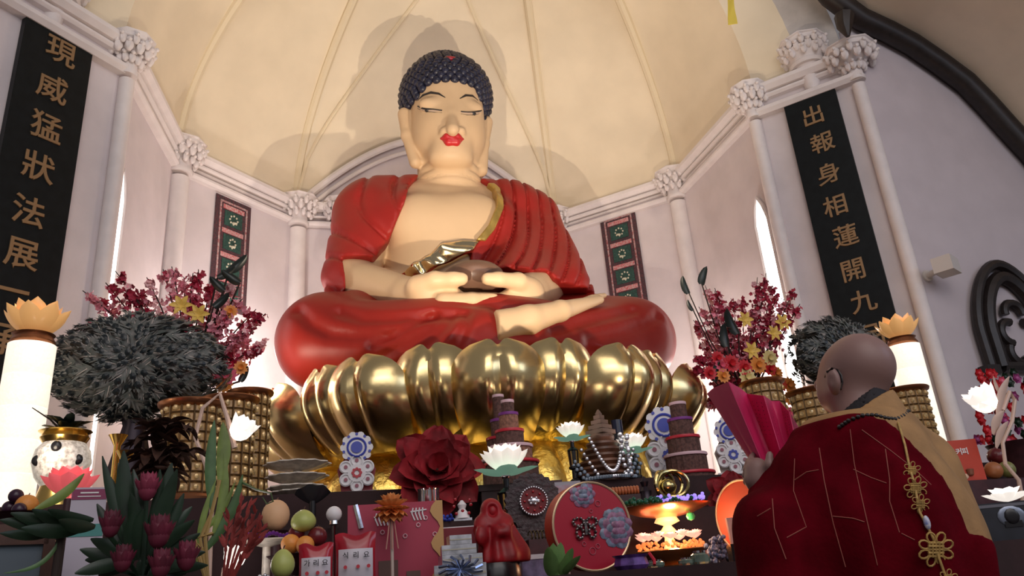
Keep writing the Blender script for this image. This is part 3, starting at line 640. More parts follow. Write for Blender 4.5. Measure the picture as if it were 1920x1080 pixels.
def lotus_lamp(px, py, Y, wpx, label, group=True):
    q = spot(px, py, Y); z = zat(px, py, Y) - q[2]; R = wpx / 2 * S(P(px, py, Y)); t = thing('lotus_lamp', label, 'lamp', q, face(q), 'white lotus lamps')
    c = V(0, 0, z - R * .55); lotus_flower(t, c, R * 1.15, lampwhite, wf=.62)
    b = B(); b.ball(c + V(0, 0, R * .5), R * .30, 10, 8); b.build('bulb', lampcore, t)
    for k in range(5):
        b = B(); petal(b, c - V(0, 0, .01), 2 * PI * k / 5 - PI / 2, R * 1.2, R * .75, .02, .35, .15, 4, 6); b.build('sepal', celadon, t)
    h = z - R * .55; b = B(); b.ball((0, 0, h - .01), R * .16, 8, 6); b.build('collar', chrome, t)
    k = R / .17
    b = B(); b.lathe([(.055 * k, 0), (.055 * k, .02), (.03 * k, .03), (.03 * k, max(.03, h - .30 * k)), (.055 * k, max(.03, h - .29 * k)), (.055 * k, h - .27 * k), (.042 * k, h - .26 * k), (.05 * k, h - .12 * k), (.06 * k, h - .11 * k), (.02 * k, h - .08 * k), (.02 * k, h - .02 * k)], (0, 0, 0), 12); p = b.build('post', black, t, angle=30)
    b = B()
    for j in range(6): a = 2 * PI * j / 6; b.tube([(.042 * k * math.cos(a), .042 * k * math.sin(a), h - .26 * k), (.052 * k * math.cos(a), .052 * k * math.sin(a), h - .12 * k)], .006 * k, 5)
    b.build('filigree', brass, p)
    o = lamp('lotus_glow', 'POINT', q + V(0, -.02, c[2] + R * .55), 1.2, PEACH, shadow_soft_size=.06); o.parent = t; o.location = (0, 0, c[2] + R * .55)
lotus_lamp(946, 858, 3.56, 108, 'large lit white lotus lamp on black post before the incense tower')
lotus_lamp(1070, 806, 3.98, 64, 'lit white lotus lamp left of the necklace draped cone')
lotus_lamp(1185, 828, 3.98, 68, 'lit white lotus lamp right of the necklace draped cone')
# ---- cone draped with necklaces
Y = 4.02; q = spot(1137, 905, Y); s = S(q); h = zat(1135, 783, Y) - T3; t = thing('prayer_cone', 'brown ridged cone draped with silver and blue bead necklaces', 'ornament', q, face(q))
hb = zat(1137, 900, Y) - T3
b = B(); pr = [(.13, 0), (.13, hb * .7), (.15, hb)]
for i in range(7):
    f = i / 7; r = (.17 - .115 * f) ; z = hb + (h - hb) * .70 * f; pr += [(r * .92, z + .002), (r * 1.03, z + .018), (r, z + .03)]
b.lathe(pr + [(.05, hb + (h - hb) * .7)], (0, 0, 0), 28); b.build('body', M('ridged_brown', (.16, .065, .035), .4, noise=(14, .6)), t)
b = B(); z = hb + (h - hb) * .7
for i in range(4): r = .075 - .016 * i; b.box((0, 0, z + .02 + i * .028), (r * 1.6, r * 1.6, .022), PI / 4); b.lathe([(r, z + i * .028 - .006), (r * .8, z + .012 + i * .028)], (0, 0, 0), 12)
b.lathe([(.015, z + .1), (.02, z + .125), (.004, z + .15)], (0, 0, 0), 8); b.build('pagoda_top', M('carved_brown', (.17, .10, .07), .6), t, False)
def beads(b, pts, r, n=6):
    for p in pts: b.ball(p, r, n, 4)
def drape(x0, z0, x1, z1, sag, y, n=26): return [V(x0 + (x1 - x0) * i / n, y - .11 * math.sin(PI * i / n) , max(.012, z0 + (z1 - z0) * i / n - sag * math.sin(PI * i / n))) for i in range(n + 1)]
hh = h - hb
for x0, z0, x1, z1, sg, m in ((-.08, hb + hh * .62, .10, hb + hh * .60, .19, silver), (-.13, hb + hh * .45, .15, hb + hh * .40, .21, silver), (-.17, hb + hh * .28, .17, hb + hh * .30, .18, M('grey_blue_bead', (.22, .28, .36), .3)), (-.18, hb + hh * .22, .18, hb + hh * .18, .20, M('grey_blue_bead', (.22, .28, .36), .3))):
    b = B(); beads(b, drape(x0, z0, x1, z1, sg, -.10), .011, 6); b.build('necklace', m, t)
b = B(); beads(b, [V(.08 + .012 * math.sin(i * 2.1) + .02 * (i % 3), -.16 - .02 * math.sin(i), max(.02, hb + hh * .62 - .011 * i)) for i in range(26)], .014); b.build('tassel', silver, t)
# ---- butter sculpture boards
def disc(b, c, r, th=.012, n=24): b.cyl(V(*c) + V(0, th / 2, 0), V(*c) - V(0, th / 2, 0), r, None, n)
def ring3(b, c, r, rr, n=28): b.tube([V(c[0] + r * math.cos(2 * PI * k / n), c[1], c[2] + r * math.sin(2 * PI * k / n)) for k in range(n + 1)], rr, 6)
def torma(q, hgt, colr, label, ctr):
    t = thing('torma_board', label, 'ritual offering', q, face(q, .9), 'butter sculpture boards'); k = hgt / .46
    b = B(); b.prism([(-.10 * k, 0), (.10 * k, 0), (.11 * k, .10 * k), (.13 * k, .20 * k), (.06 * k, .32 * k), (.05 * k, .42 * k), (0, .46 * k), (-.05 * k, .42 * k), (-.06 * k, .32 * k), (-.13 * k, .20 * k), (-.11 * k, .10 * k)], (0, .03, 0), (1, 0, 0), (0, 0, 1), .03); b.build('backing', colr, t, False)
    b = B(); b.box((0, -.015, .025 * k), (.26 * k, .06, .05 * k)); b.build('base', white, t, False)
    c1 = V(0, -.03, .345 * k); c2 = V(0, -.03, .17 * k)
    b = B(); disc(b, c1, .085 * k)
    for j in range(10): a = 2 * PI * j / 10; disc(b, c1 + V(.085 * k * math.cos(a), .002, .085 * k * math.sin(a)), .028 * k, .01, 10)
    f = b.build('upper_disc', white, t)
    b = B(); ring3(b, c1 - V(0, .008, 0), .062 * k, .008 * k); disc(b, c1 - V(0, .01, 0), .040 * k, .008)
    for j in range(10): a = 2 * PI * (j + .5) / 10; disc(b, c1 - V(.092 * k * math.cos(a), .006, .092 * k * math.sin(a)), .010 * k, .006, 8)
    b.build('blue_rosette', bluem, f)
    for j in range(6):
        a = 2 * PI * (j + .5) / 6; cc = c2 + V(.085 * k * math.cos(a), 0, .085 * k * math.sin(a)); b = B(); disc(b, cc, .044 * k); ring3(b, cc - V(0, .008, 0), .036 * k, .006 * k, 16); pp = b.build('petal_disc', white, t)
        b = B(); disc(b, cc - V(0, .009, 0), .013 * k, .006, 10); b.build('dot', M('rose_grey', (.35, .12, .16), .5), pp)
    b = B(); disc(b, c2 - V(0, .006, 0), .06 * k, .014); f = b.build('lower_disc', white, t)
    b = B()
    for j in range(8): a = 2 * PI * j / 8; disc(b, c2 + V(.026 * k * math.cos(a), -.016, .026 * k * math.sin(a)), .011 * k, .006, 8)
    b.build('rosette', ctr, f)
redpaint = M('red_butter', (.50, .03, .05), .4)
Y = 4.2; q = spot(669, 940, Y); torma(q, zat(668, 810, Y) - T3, M('dark_red_backing', (.25, .02, .03), .5), 'white board of blue and red butter rosettes left of the crimson flower', redpaint)
Y = 4.1; q = spot(1383, 900, Y); torma(q, zat(1368, 780, Y) - T3, M('pale_backing', (.55, .50, .46), .6), 'pale board of blue butter rosettes behind the lifted sutra book', bluem)
Y = 4.35; q = spot(1257, 880, Y); torma(q, zat(1252, 762, Y) - T3, M('pale_backing', (1, 1, 1)), 'pale butter rosette board half hidden behind the right incense tower', bluem)
# ---- crimson velvet flowers
def velvet_flower(px, py, Y, wpx, label, vase=None):
    q = spot(px, py, Y); z = zat(px, py, Y) - q[2]; R = wpx / 2 * S(P(px, py, Y)); t = thing('velvet_flower', label, 'artificial flower', q, face(q), 'crimson velvet flowers')
    b = B(); b.lathe([(.012, .0), (.012, z)], (0, .02, 0), 8); b.build('stem', dgreen, t)
    c = V(0, .02, z); rr = random.Random(3)
    for k, (n, l, w_, e0, e1) in enumerate(((8, 1.05, .85, -.35, .15), (7, .92, .8, .0, .5), (6, .7, .65, .35, .9), (4, .45, .5, .8, 1.2))):
        for j in range(n):
            az = 2 * PI * (j + .5 * k + .2 * rr.random()) / n; b = B(); L = R * l * (.9 + .2 * rr.random()); up = V(0, 0, 0)
            petal(b, (0, 0, 0), az, L, R * w_, e0 + .2 * rr.random(), e1, .18, 6, 8, 0, .55)
            M3 = np.array(Matrix.Rotation(math.radians(72), 3, 'X')); b.v = [tuple(c + M3 @ (np.array(v) + .03 * R * math.sin(40 * v[0] / R) * V(0, 0, 1))) for v in b.v]
            b.build('petal', deepred, t)
    return t, q
t, q = velvet_flower(821, 878, 3.64, 176, 'huge crimson velvet flower beside a small chrome cup')
velvet_flower(1378, 932, 3.60, 104, 'crimson velvet flower half hidden behind the priest')
Y = 3.43; q = spot(804, 940, Y); hz = zat(804, 917, Y) - T2; t = thing('chrome_cup', 'small chrome cup standing before the crimson flower', 'cup', q); b = B(); b.lathe([(.047, 0), (.05, .01), (.047, hz - .01), (.05, hz), (.042, hz), (.04, .02)], (0, 0, 0), 24); b.build('body', chrome, t)
b = B(); b.lathe([(.051, hz * .5), (.053, hz * .53), (.051, hz * .56)], (0, 0, 0), 24); b.build('band', silver, t)
# ---- dark wheel plaque on a chest
Y = 3.70; q = spot(985, 990, Y); t = thing('carved_chest', 'dark carved wooden chest behind the wheel plaque', 'chest', q + V(-.0, .05, 0), face(q)); w_ = 150 * S(q); hz = zat(985, 905, Y) - T2
b = B(); b.box((0, 0, hz / 2 - .015), (w_, .12, hz - .03)); b.build('body', wine, t, False); b = B(); b.box((0, 0, hz - .015), (w_ * 1.06, .14, .03)); b.build('lid', wine, t, False)
Y = 3.37; q = spot(1003, 992, Y); s = S(P(1003, 940, Y)); cz_ = zat(1003, 941, Y) - T1; t = thing('wheel_plaque', 'dark carved wheel plaque with silver bead ring and red centre', 'plaque', q, face(q)); c = V(0, 0, cz_)
b = B(); n = 48; b.prism([((50 + 4 * (k % 2)) * s * math.cos(2 * PI * k / n), (50 + 4 * (k % 2)) * s * math.sin(2 * PI * k / n)) for k in range(n)], c + V(0, .03, 0), (1, 0, 0), (0, 0, 1), .05); b.box((0, .0, (cz_ - 45 * s) / 2), (70 * s, .07, max(.02, cz_ - 45 * s))); b.build('carved_back', M('carved_dark_wood', (.045, .025, .03), .5, noise=(40, .5), bump=(60, .6)), t, False)
b = B(); disc(b, c - V(0, .03, 0), 25 * s, .02); b.build('red_disc', M('wine_enamel', (.16, .008, .012), .3), t)
b = B(); beads(b, [c + V(25 * s * math.cos(2 * PI * k / 34), -.045, 25 * s * math.sin(2 * PI * k / 34)) for k in range(34)], 2.1 * s); b.build('bead_ring', silver, t)
b = B(); b.ball(c - V(0, .045, 0), (10 * s, .01, 7 * s), 10, 6); beads(b, [c + V(9 * s * math.cos(k), -.05, 6 * s * math.sin(k)) for k in range(7)], 2.5 * s); b.build('hub', silver, t)
b = B(); beads(b, [c + V(17 * s * math.cos(2 * PI * k / 8), -.045, 17 * s * math.sin(2 * PI * k / 8)) for k in range(8)], 2.4 * s); b.build('studs', M('red_glass', (.35, .01, .02), .15), t)
def pile(name, label, cat, px, py, Y, wpx, hpx, mat, n, rpx, seed=1, dep=.08, group=None):
    q = spot(px, py, Y); s = S(P(px, py, Y)); rr = random.Random(seed); z = max(.0, zat(px, py, Y) - q[2]); b = B()
    for i in range(n):
        x = (rr.random() - .5) * wpx * s; hcap = hpx * s * max(.15, 1 - (2 * x / (wpx * s)) ** 2); b.ball((x, (rr.random() - .5) * dep, rpx * s + rr.random() * hcap), rpx * s * (.8 + .4 * rr.random()), 7, 5)
    return tag(b.build(name, mat, None, True, V(q[0], q[1], q[2])), label, cat, group, None)
pile('bead_string', 'coil of glittering red glass beads before the wheel plaque', 'beads', 968, 985, 3.46, 62, 18, M('red_glass', (1, 1, 1)), 60, 3.2, 2)
# ---- boxes, figure, packages on the lower step
Y = 2.98; q = spot(930, 1068, Y); s = S(P(930, 1000, Y)); t = thing('hooded_figurine', 'red hooded cloaked figurine standing on a black base', 'figurine', q, face(q)); zb = zat(930, 1056, Y) - T1; zt = zat(930, 935, Y) - T1
b = B(); b.lathe([(.10, 0), (.10, zb * .6), (.09, zb)], (0, 0, 0), 20); b.build('base', black, t)
z = lambda f: zb + (zt - zb) * f
def d_fig(p):
    a = np.arctan2(p[:, 1], p[:, 0]); d = cap(p, (0.02, 0, z(.08)), (0, 0, z(.62)), .085, .05)
    d = smin(d, cap(p, (.07, -.0, z(.10)), (.02, 0, z(.5)), .06, .05), .03)
    d = smin(d, ell(p, (-.005, -.005, z(.82)), (.042, .045, (zt - zb) * .19)), .02); d = smin(d, cap(p, (-.045, -.02, z(.62)), (-.05, -.05, z(.40)), .03, .03), .02); d = smin(d, cap(p, (.045, -.02, z(.62)), (.03, -.07, z(.45)), .03, .025), .02)
    d = d + .006 * np.sin(a * 9) * (p[:, 2] < z(.55))
    d = np.maximum(d, -ell(p, (-.002, -.05, z(.80)), (.022, .02, (zt - zb) * .11)))
    return np.maximum(d, zb - .002 - p[:, 2])
sdf_obj('cloak', d_fig, (-.16, -.16, 0), (.18, .14, zt + .04), .006, M('red_resin', (.30, .004, .010), .5, noise=(20, .3)), t)
b = B(); b.ball((-.002, -.022, z(.80)), (.02, .02, (zt - zb) * .10), 10, 8); b.build('face', M('red_resin', (1, 1, 1)), t)
px0, Y = 862, 2.80
lay = [(1100, 1058, 815, 910, 'lowest'), (1058, 1040, 825, 900, 'second'), (1040, 1022, 827, 891, 'third'), (1022, 1004, 840, 881, 'topmost')]
zlo = T1
for i, (y0, y1, x0, x1, wd) in enumerate(lay):
    z1 = zat((x0 + x1) / 2, y1, Y); s = S(P(860, 1040, Y)); q = V(P((x0 + x1) / 2, (y0 + y1) / 2, Y)[0], Y, zlo); hh = z1 - zlo
    t = thing('silver_box', 'flat silver wrapped box, %s of the stack of four' % wd, 'box', q, face(q) * .8 + (-.06, .05, -.03, .04)[i], 'stack of silver boxes')
    b = B(); b.box((0, 0, (hh - .001) / 2), ((x1 - x0) * s, .13 - .012 * i, hh - .001)); b.build('wrapping', silver, t, False)
    b = B(); b.box((0, -.066 + .006 * i, hh * .5), ((x1 - x0) * s * .98, .003, hh * .12)); b.build('band', M('grey_gold_print', (.45, .42, .34), .4, .5), t, False)
    if i == 0:
        b = B()
        for k in range(14): a = 2 * PI * k / 14; b.tube([V(0, -.07, hh * .72), V(.05 * math.cos(a), -.10, hh * .72 + .03 * math.sin(a)), V(.075 * math.cos(a + .2), -.085, hh * .72 + .045 * math.sin(a + .2))], .005, 5)
        b.build('tinsel_bow', M('blue_silver_tinsel', (.30, .36, .52), .15, .9), t)
    zlo = z1
Y = 2.99; q = spot(744, 1075, Y); s = S(P(740, 1010, Y)); hz = zat(740, 943, Y) - T1; wd = 178 * s; t = thing('gift_bag', 'large pink red gift bag with wavy gold edge behind the orange pompon', 'gift bag', q, face(q)); rosy = M('rose_red_paper', (.40, .035, .075), .4, noise=(3, .12))
b = B(); b.box((0, .035, hz / 2), (wd, .07, hz)); b.build('bag', rosy, t, False)
b = B(); wave = [(wd * .5 - .03 - .018 * math.sin(i * 1.0), hz * i / 16) for i in range(17)]; b.prism(wave + [(wd * .5, hz), (wd * .5, 0)][:2], (0, -.0, 0), (1, 0, 0), (0, 0, 1), .006); b.build('gold_edge', M('matte_gold_print', (.52, .30, .12), .5, .3), t, False)
b = B()
for (x, zz) in ((-.045, .66), (.075, .72), (.13, .60), (-.09, .55), (.03, .60), (.10, .80)): ring3(b, (x * 1.1, -.003, hz * zz), .007, .002, 12)
b.build('flower_print', M('pale_pink_print', (.70, .40, .45), .5), t)
for x, zz in ((-.05, .82), (.085, .86)):
    b = B()
    for k in range(4): b.tube([(x - .02 + .012 * k, -.003, hz * zz + .02), (x - .025 + .013 * k, -.003, hz * zz), (x - .015 + .012 * k, -.003, hz * zz - .025)], .003, 5)
    b.tube([(x - .03, -.003, hz * zz + .006), (x + .03, -.003, hz * zz + .012)], .003, 5); b.build('brush_print', white, t)
b = B(); b.box((.06, -.003, hz * .16), (.05, .004, .02)); b.box((-.03, -.003, hz * .23), (.07, .004, .06)); b.build('product_print', M('brown_print', (.12, .06, .05), .5), t, False)
b = B(); b.tube([(-wd * .42, -.004, hz), (-wd * .36, -.006, hz * .72)], .010, 6); b.build('shine_strip', silver, t)
Y = 2.86; q = spot(736, 1078, Y); zc = zat(736, 955, Y) - T1; t = thing('orange_pompon', 'orange paper pompon flower on pale ribbon before the gift bag', 'artificial flower', q, face(q)); om = M('orange_paper', (.80, .32, .10), .6, noise=(20, .2))
for k, (n, l, e) in enumerate(((9, .060, -1.0), (12, .066, -.55), (14, .068, -.1), (14, .068, .35), (11, .064, .8), (7, .060, 1.2))):
    for j in range(n): b = B(); petal(b, (0, 0, zc), 2 * PI * (j + .4 * k) / n, l, .040, e, e + .25, .3, 4, 5); b.build('petal', om, t)
for dx in (-.013, .0, .013): b = B(); b.tube([(dx * .5, -.01, zc - .02), (dx, -.015, zc - .08), (dx * 1.6, -.012, max(.0, zc - .135))], .006, 6, flat=.4); b.build('ribbon_tail', M('salmon_ribbon', (.75, .40, .33), .35), t)
b = B(); b.lathe([(.025, 0), (.025, .01), (.006, .015), (.006, zc - .02)], (0, .0, 0), 10); b.build('stick', M('clear_stick', (.55, .45, .40), .2), t)
def sack(px, py, Y, wpx, ytop, label, txt):
    q = spot(px, py, Y); s = S(P(px, ytop, Y)); h = zat(px, ytop, Y) - T1; wd = wpx * s; t = thing('snack_packet', label, 'packet', q, face(q), 'red snack packets')
    b = B(); b.grid(lambda u, v: V((u - .5) * wd * (1 - .06 * math.sin(PI * v)), -.032 * math.sin(PI * min(1, v * 1.0)) ** .5 * math.sin(PI * u) ** .5 + .02, h * v + .006 * math.sin(9 * u) * v), 10, 12, .012); b.build('foil', M('glossy_red_foil', (.42, .015, .03), .18, noise=(9, .3)), t)
    b = B(); b.grid(lambda u, v: V((u - .5) * wd * .82, -.036 * math.sin(PI * (.18 + .55 * v)) ** .5 * math.sin(PI * (.09 + .82 * u)) ** .5 + .016, h * (.18 + .55 * v)), 8, 8); lb = b.build('label', M('pale_label', (.60, .56, .62), .3), t)
    for i, ch in enumerate(txt): glyph(ch, .022, black, lb, V((i - 1) * wd * .25, -.026, h * .62), V(1, 0, 0), V(0, 0, 1), V(0, -1, 0), 'letter', .01)
    b = B()
    for x in (-.25, .05, .3): disc(b, (x * wd, -.026, h * .42), .006, .004, 10)
    b.build('dot_print', redpaint, lb)
sack(667, 1078, 2.72, 76, 1000, 'shiny red snack packet with pale label before the gift bag', '식리요'); sack(592, 1085, 2.70, 64, 1020, 'shiny red snack packet right of the lower green pear', '가리요')
def fruit(name, label, cat, px, py, Y, rpx, mat, sup=None, sh=(1, 1, 1), pear=False, group='offered fruit', stemc=True):
    c = P(px, py, Y); r = rpx * S(c); t = thing(name, label, cat, V(c[0], c[1], c[2] - r * sh[2]), 0, group)
    pr = [(r * sh[0] * math.sin(PI * i / 12) * (1 - (.35 if pear else .0) * (i / 12) ** 2), r * sh[2] * (1 - math.cos(PI * i / 12)) * (1.15 if pear else 1)) for i in range(13)]
    if not pear: pr[-1] = (0.002, pr[-1][1] - r * .12)
    b = B(); b.lathe(pr, (0, 0, 0), 18); b.build('flesh', mat, t)
    if stemc: b = B(); zt = pr[-1][1]; b.tube([(0, 0, zt - r * .1), (r * .06, 0, zt + r * .12), (r * .14, 0, zt + r * .25)], r * .05, 5); b.build('stem', dbrown, t)
    return t
pearm = M('pear_skin', (.46, .50, .14), .4, noise=(6, .2)); orangem = M('orange_peel', (.78, .30, .06), .45, bump=(80, .2)); applem = M('dark_apple_skin', (.16, .015, .02), .25, noise=(5, .4))
Y = 2.90; q = spot(560, 1078, Y); t = thing('fruit_bowl', 'dark red tiered fruit bowl holding oranges and pears', 'bowl', V(q[0], Y, T1)); zt = zat(560, 1040, Y) - T1
b = B(); b.lathe([(.05, 0), (.05, .01), (.02, .02), (.02, zt * .5), (.11, zt), (.105, zt), (.02, zt * .56)], (0, 0, 0), 24); b.build('bowl', wine, t)
fruit('pear', 'green pear on top of the fruit bowl', 'pear', 569, 979, Y, 22, pearm, pear=True, sh=(1.15, 1, .8)); fruit('orange', 'orange lying left in the fruit bowl below the top pear', 'orange', 545, 1020, Y, 18, orangem); fruit('orange', 'orange lying in the middle of the fruit bowl', 'orange', 572, 1022, Y - .03, 17, orangem)
fruit('apple', 'dark red apple under the top pear, at its right', 'apple', 595, 1006, Y, 18, applem); fruit('apple', 'dark red apple under the top pear, at its left', 'apple', 556, 1000, Y + .02, 15, applem)
Y = 2.66; c = P(528, 1062, Y); fruit('pear', 'yellow green pear at the bottom edge before the fruit bowl', 'pear', 530, 1060, 2.62, 24, pearm, pear=True, sh=(1, 1, .95))
fruit('peach', 'large blushing cream peach left of the green pear', 'peach', 517, 966, 3.3, 27, M('peach_skin', (.85, .50, .28), .55, noise=(2.2, .4)), sh=(.95, 1, 1.05))
b = B(); q = spot(517, 990, 3.3); hz = zat(517, 994, 3.3) - T1; b.lathe([(.06, 0), (.06, .012), (.02, .02), (.02, hz - .03), (.05, hz - .004), (.01, hz - .004)], q, 20); tag(b.build('fruit_stand', wine), 'dark turned stand carrying the large peach', 'stand')
Y = 3.36; q = spot(626, 990, Y); zc = zat(626, 964, Y) - T1; t = thing('candle_bulb', 'unlit white bulb on a chrome holder left of the gift bag', 'bulb', q)
b = B(); b.ball((0, 0, zc), .032, 14, 10); b.build('globe', white, t); b = B(); b.lathe([(.04, 0), (.04, .01), (.012, .02), (.012, zc - .05), (.02, zc - .04), (.018, zc - .022)], (0, 0, 0), 14); b.build('holder', chrome, t)
# ---- crystal dish tower and dark fan bowl on the left
Y = 4.1; q = spot(556, 945, Y); s = S(P(556, 900, Y)); t = thing('crystal_dishes', 'tier of fluted grey crystal dishes below the left lotus petals', 'dish', q, face(q)); gl = M('smoky_crystal', (.66, .60, .52), .25, 0, noise=(30, .3))
zs = [zat(556, y, Y) - T3 for y in (935, 915, 895, 872)]; zs[0] = max(.035, zs[0])
b = B(); b.lathe([(.06, 0), (.02, .02), (.02, zs[-1] - .02)], (0, 0, 0), 12); b.build('stem', gl, t)
for i, (r, zc) in enumerate(zip((48, 52, 56, 60), zs)): b = B(); b.lathe([(.01, zc - .03), (r * s * .6, zc - .022), (r * s, zc), (r * s * .98, zc + .006), (.01, zc - .018)], (0, 0, 0), 48, scal=lambda a, h: 1 + .06 * math.cos(2 * PI * a * 12)); b.build('dish', gl, t)
Y = 3.7; q = spot(586, 950, Y); s = S(q); t = thing('shell_bowl', 'black scalloped shell bowl left of the butter rosette board', 'bowl', q, face(q)); zc = zat(586, 945, Y) - T2
b = B(); b.grid(lambda u, v: V(32 * s * v * math.cos(PI * u) , -.02 - .05 * v * math.sin(PI * u) * .4, zc + 34 * s * v ** 1.5 * (.55 + .45 * math.sin(PI * u)) * (1 + .05 * math.cos(22 * u))), 30, 6, .006); b.build('shell', black, t); b = B(); b.lathe([(.04, 0), (.015, .015), (.015, zc + .01)], (0, -.02, 0), 10); b.build('foot', black, t)
# ================================================================== offerings right of the middle
Y = 2.72; c = P(1104, 997, Y); s = S(c); r = 78 * s; t = thing('round_gift_box', 'large round red gift box on edge with jewelled butterfly and grey peonies', 'gift box', V(c[0], Y, T1), face(c) + .30); zc = T1 * 0 + r * 1.03 + .004
rb = M('red_lacquer_lid', (.42, .012, .035), .4, noise=(3, .1)); gold_trim = M('pale_gold_rim', (.72, .52, .32), .35, .6)
b = B(); b.cyl((0, .05, zc), (0, -.02, zc), r, None, 48); b.build('body', M('orange_red_card', (.48, .05, .02), .45), t, angle=30)
b = B(); b.cyl((0, -.02, zc), (0, -.034, zc), r * 1.02, None, 48); b.build('lid', rb, t, angle=30)
b = B(); b.tube([(r * 1.01 * math.cos(2 * PI * k / 48), -.034, zc + r * 1.01 * math.sin(2 * PI * k / 48)) for k in range(49)], .0045, 6); b.build('rim', gold_trim, t)
def peony(cx_, cz_, R, nm, y=-.036, cut=None):
    f = None
    for k, (n, l) in enumerate(((9, 1.0), (8, .78), (6, .52), (4, .3))):
        for j in range(n):
            a = 2 * PI * (j + .5 * k) / n; x, z = cx_ + R * l * .55 * math.cos(a), cz_ + R * l * .55 * math.sin(a)
            if math.hypot(x, z - zc) > r * .93: continue
            bb = B(); bb.ball((x, y - .002 * k, z), (R * .30 * (1 - .12 * k), .003, R * .24 * (1 - .12 * k)), 8, 4); bb.build('peony_petal', nm[k % len(nm)], t)
pg = (M('blue_grey_print', (.20, .24, .33), .4, noise=(60, .5)), M('mauve_print', (.32, .14, .24), .4, noise=(60, .4)))
peony(r * .66, zc - r * .08, r * .62, pg); peony(-r * .18, zc + r * .74, r * .42, pg[::-1])
b = B()
for sx in (-1, 1):
    for (dx, dz, a, bb_) in ((.026, .014, .026, .016), (.024, -.022, .016, .024)):
        for k in range(9): an = 2 * PI * k / 9; b.ball((-.03 + sx * (dx + a * .8 * math.cos(an)), -.042, zc + dz + bb_ * .8 * math.sin(an)), .0062, 6, 4)
b.tube([(-.03, -.042, zc + .02), (-.03, -.044, zc - .03)], .006, 6); b.build('butterfly', M('jewelled_metal', (.30, .27, .27), .2, .9, noise=(90, .8)), t)
for x, z, rr in ((-.01, -.085, .012), (.012, -.07, .008), (.03, .075, .010), (0, .05, .006), (-.04, -.06, .007)): b = B(); ring3(b, (x, -.036, zc + z), rr, .0012, 14); b.build('scroll_print', M('faded_pink_print', (.45, .10, .14), .5), t)
Y = 2.95; c = P(1404, 968, Y); s = S(c); r2 = 66 * s; hc = c[2] - T1; t = thing('round_box_lid', 'orange rimmed round red box partly hidden by the priest', 'gift box', V(c[0], Y, T1), face(c) - .9)
b = B(); b.cyl((0, .05, hc), (0, -.03, hc), r2, None, 40); b.build('body', M('glowing_orange_card', (.75, .10, .03), .4), t, angle=30); b = B(); b.tube([(r2 * math.cos(2 * PI * k / 40), -.03, hc + r2 * math.sin(2 * PI * k / 40)) for k in range(41)], .005, 6); b.build('rim', gold_trim, t)
b = B(); b.lathe([(.05, 0), (.05, .01), (.02, .02), (.02, hc - r2 * .9)], (0, .01, 0), 12); b.build('stand', black, t)
Y = 2.82; q = spot(1384, 1010, Y); s = S(P(1384, 1010, Y)); h = zat(1380, 970, Y) - T1; b = B(); b.box((0, 0, h / 2), (34 * s, .012, h), 0, -.08); tag(b.build('pink_card', M('salmon_card', (.62, .26, .20), .6, noise=(8, .15)), None, False, q), 'plain salmon pink card standing under the orange rimmed box', 'card')
Y = 3.62; q = spot(1065, 925, Y); s = S(P(1065, 925, Y)); h = zat(1066, 903, Y) - T2; t = thing('photo_card', 'small framed landscape picture card left of the beaded cone', 'picture', q, face(q))
b = B(); b.box((0, 0, h / 2), (50 * s, .015, h)); b.build('frame', M('grey_frame', (.35, .33, .38), .5), t, False); b = B(); b.box((0, -.009, h * .60), (44 * s, .003, h * .6)); b.build('picture', M('painted_scene', (.45, .20, .20), .5, noise=(25, .8), col2=(.40, .42, .55)), t, False)
# orange coil of beads, gold knot ornament, bottle, dark seated figure, gems
Y = 3.58; q = spot(1165, 930, Y); zc = zat(1165, 921, Y) - T2; s = S(q); t = thing('bead_roll', 'roll of orange beads on a dark stand under the beaded cone', 'beads', q, face(q)); b = B()
for k in range(12): b.tube([((-32 + 5.8 * k) * s + .6 * s * math.cos(a), .022 * math.cos(a), zc + .016 * math.sin(a)) for a in np.linspace(0, 2 * PI, 13)], .0075, 6)
b.build('coil', M('amber_bead', (.48, .14, .05), .3), t); b = B(); b.box((0, 0, (zc - .02) / 2), (70 * s, .05, zc - .02)); b.build('stand', wine, t, False)
Y = 3.60; q = spot(1256, 940, Y); zc = zat(1256, 908, Y) - T2; s = S(q); t = thing('gold_knot_ornament', 'shiny olive gold interlaced ring ornament above the green bead tray', 'ornament', q, face(q)); og = M('olive_gold', (.55, .45, .20), .15, 1.0)
for k in range(4):
    b = B(); a0 = k * .8; pts = [V(28 * s * math.cos(a) * math.cos(a0 * .5) - 8 * s * (k - 1.5), .035 * math.cos(a) * math.sin(a0), zc + 24 * s * math.sin(a)) for a in np.linspace(0, 2 * PI, 25)]; b.tube(pts, [.008, .012, .008], 8); b.build('ring', og, t)
b = B(); b.ball((0, 0, zc - .01), (17 * s, 17 * s, 15 * s), 14, 10); b.build('ball', og, t); b = B(); b.lathe([(.035, 0), (.035, .01), (.01, .02), (.01, zc - .03)], (0, 0, 0), 12); b.build('foot', black, t)
Y = 4.22; q = spot(1169, 900, Y); h = zat(1169, 788, Y) - T3; t = thing('black_bottle', 'slim black capped bottle behind the right small lotus lamp', 'bottle', q); b = B(); b.lathe([(.05, 0), (.05, h * .7), (.03, h * .8)], (0, 0, 0), 18); b.build('bottle', black, t); b = B(); b.lathe([(.034, h * .8), (.034, h)], (0, 0, 0), 18); b.build('cap', M('navy_cap', (.01, .012, .03), .2), t)
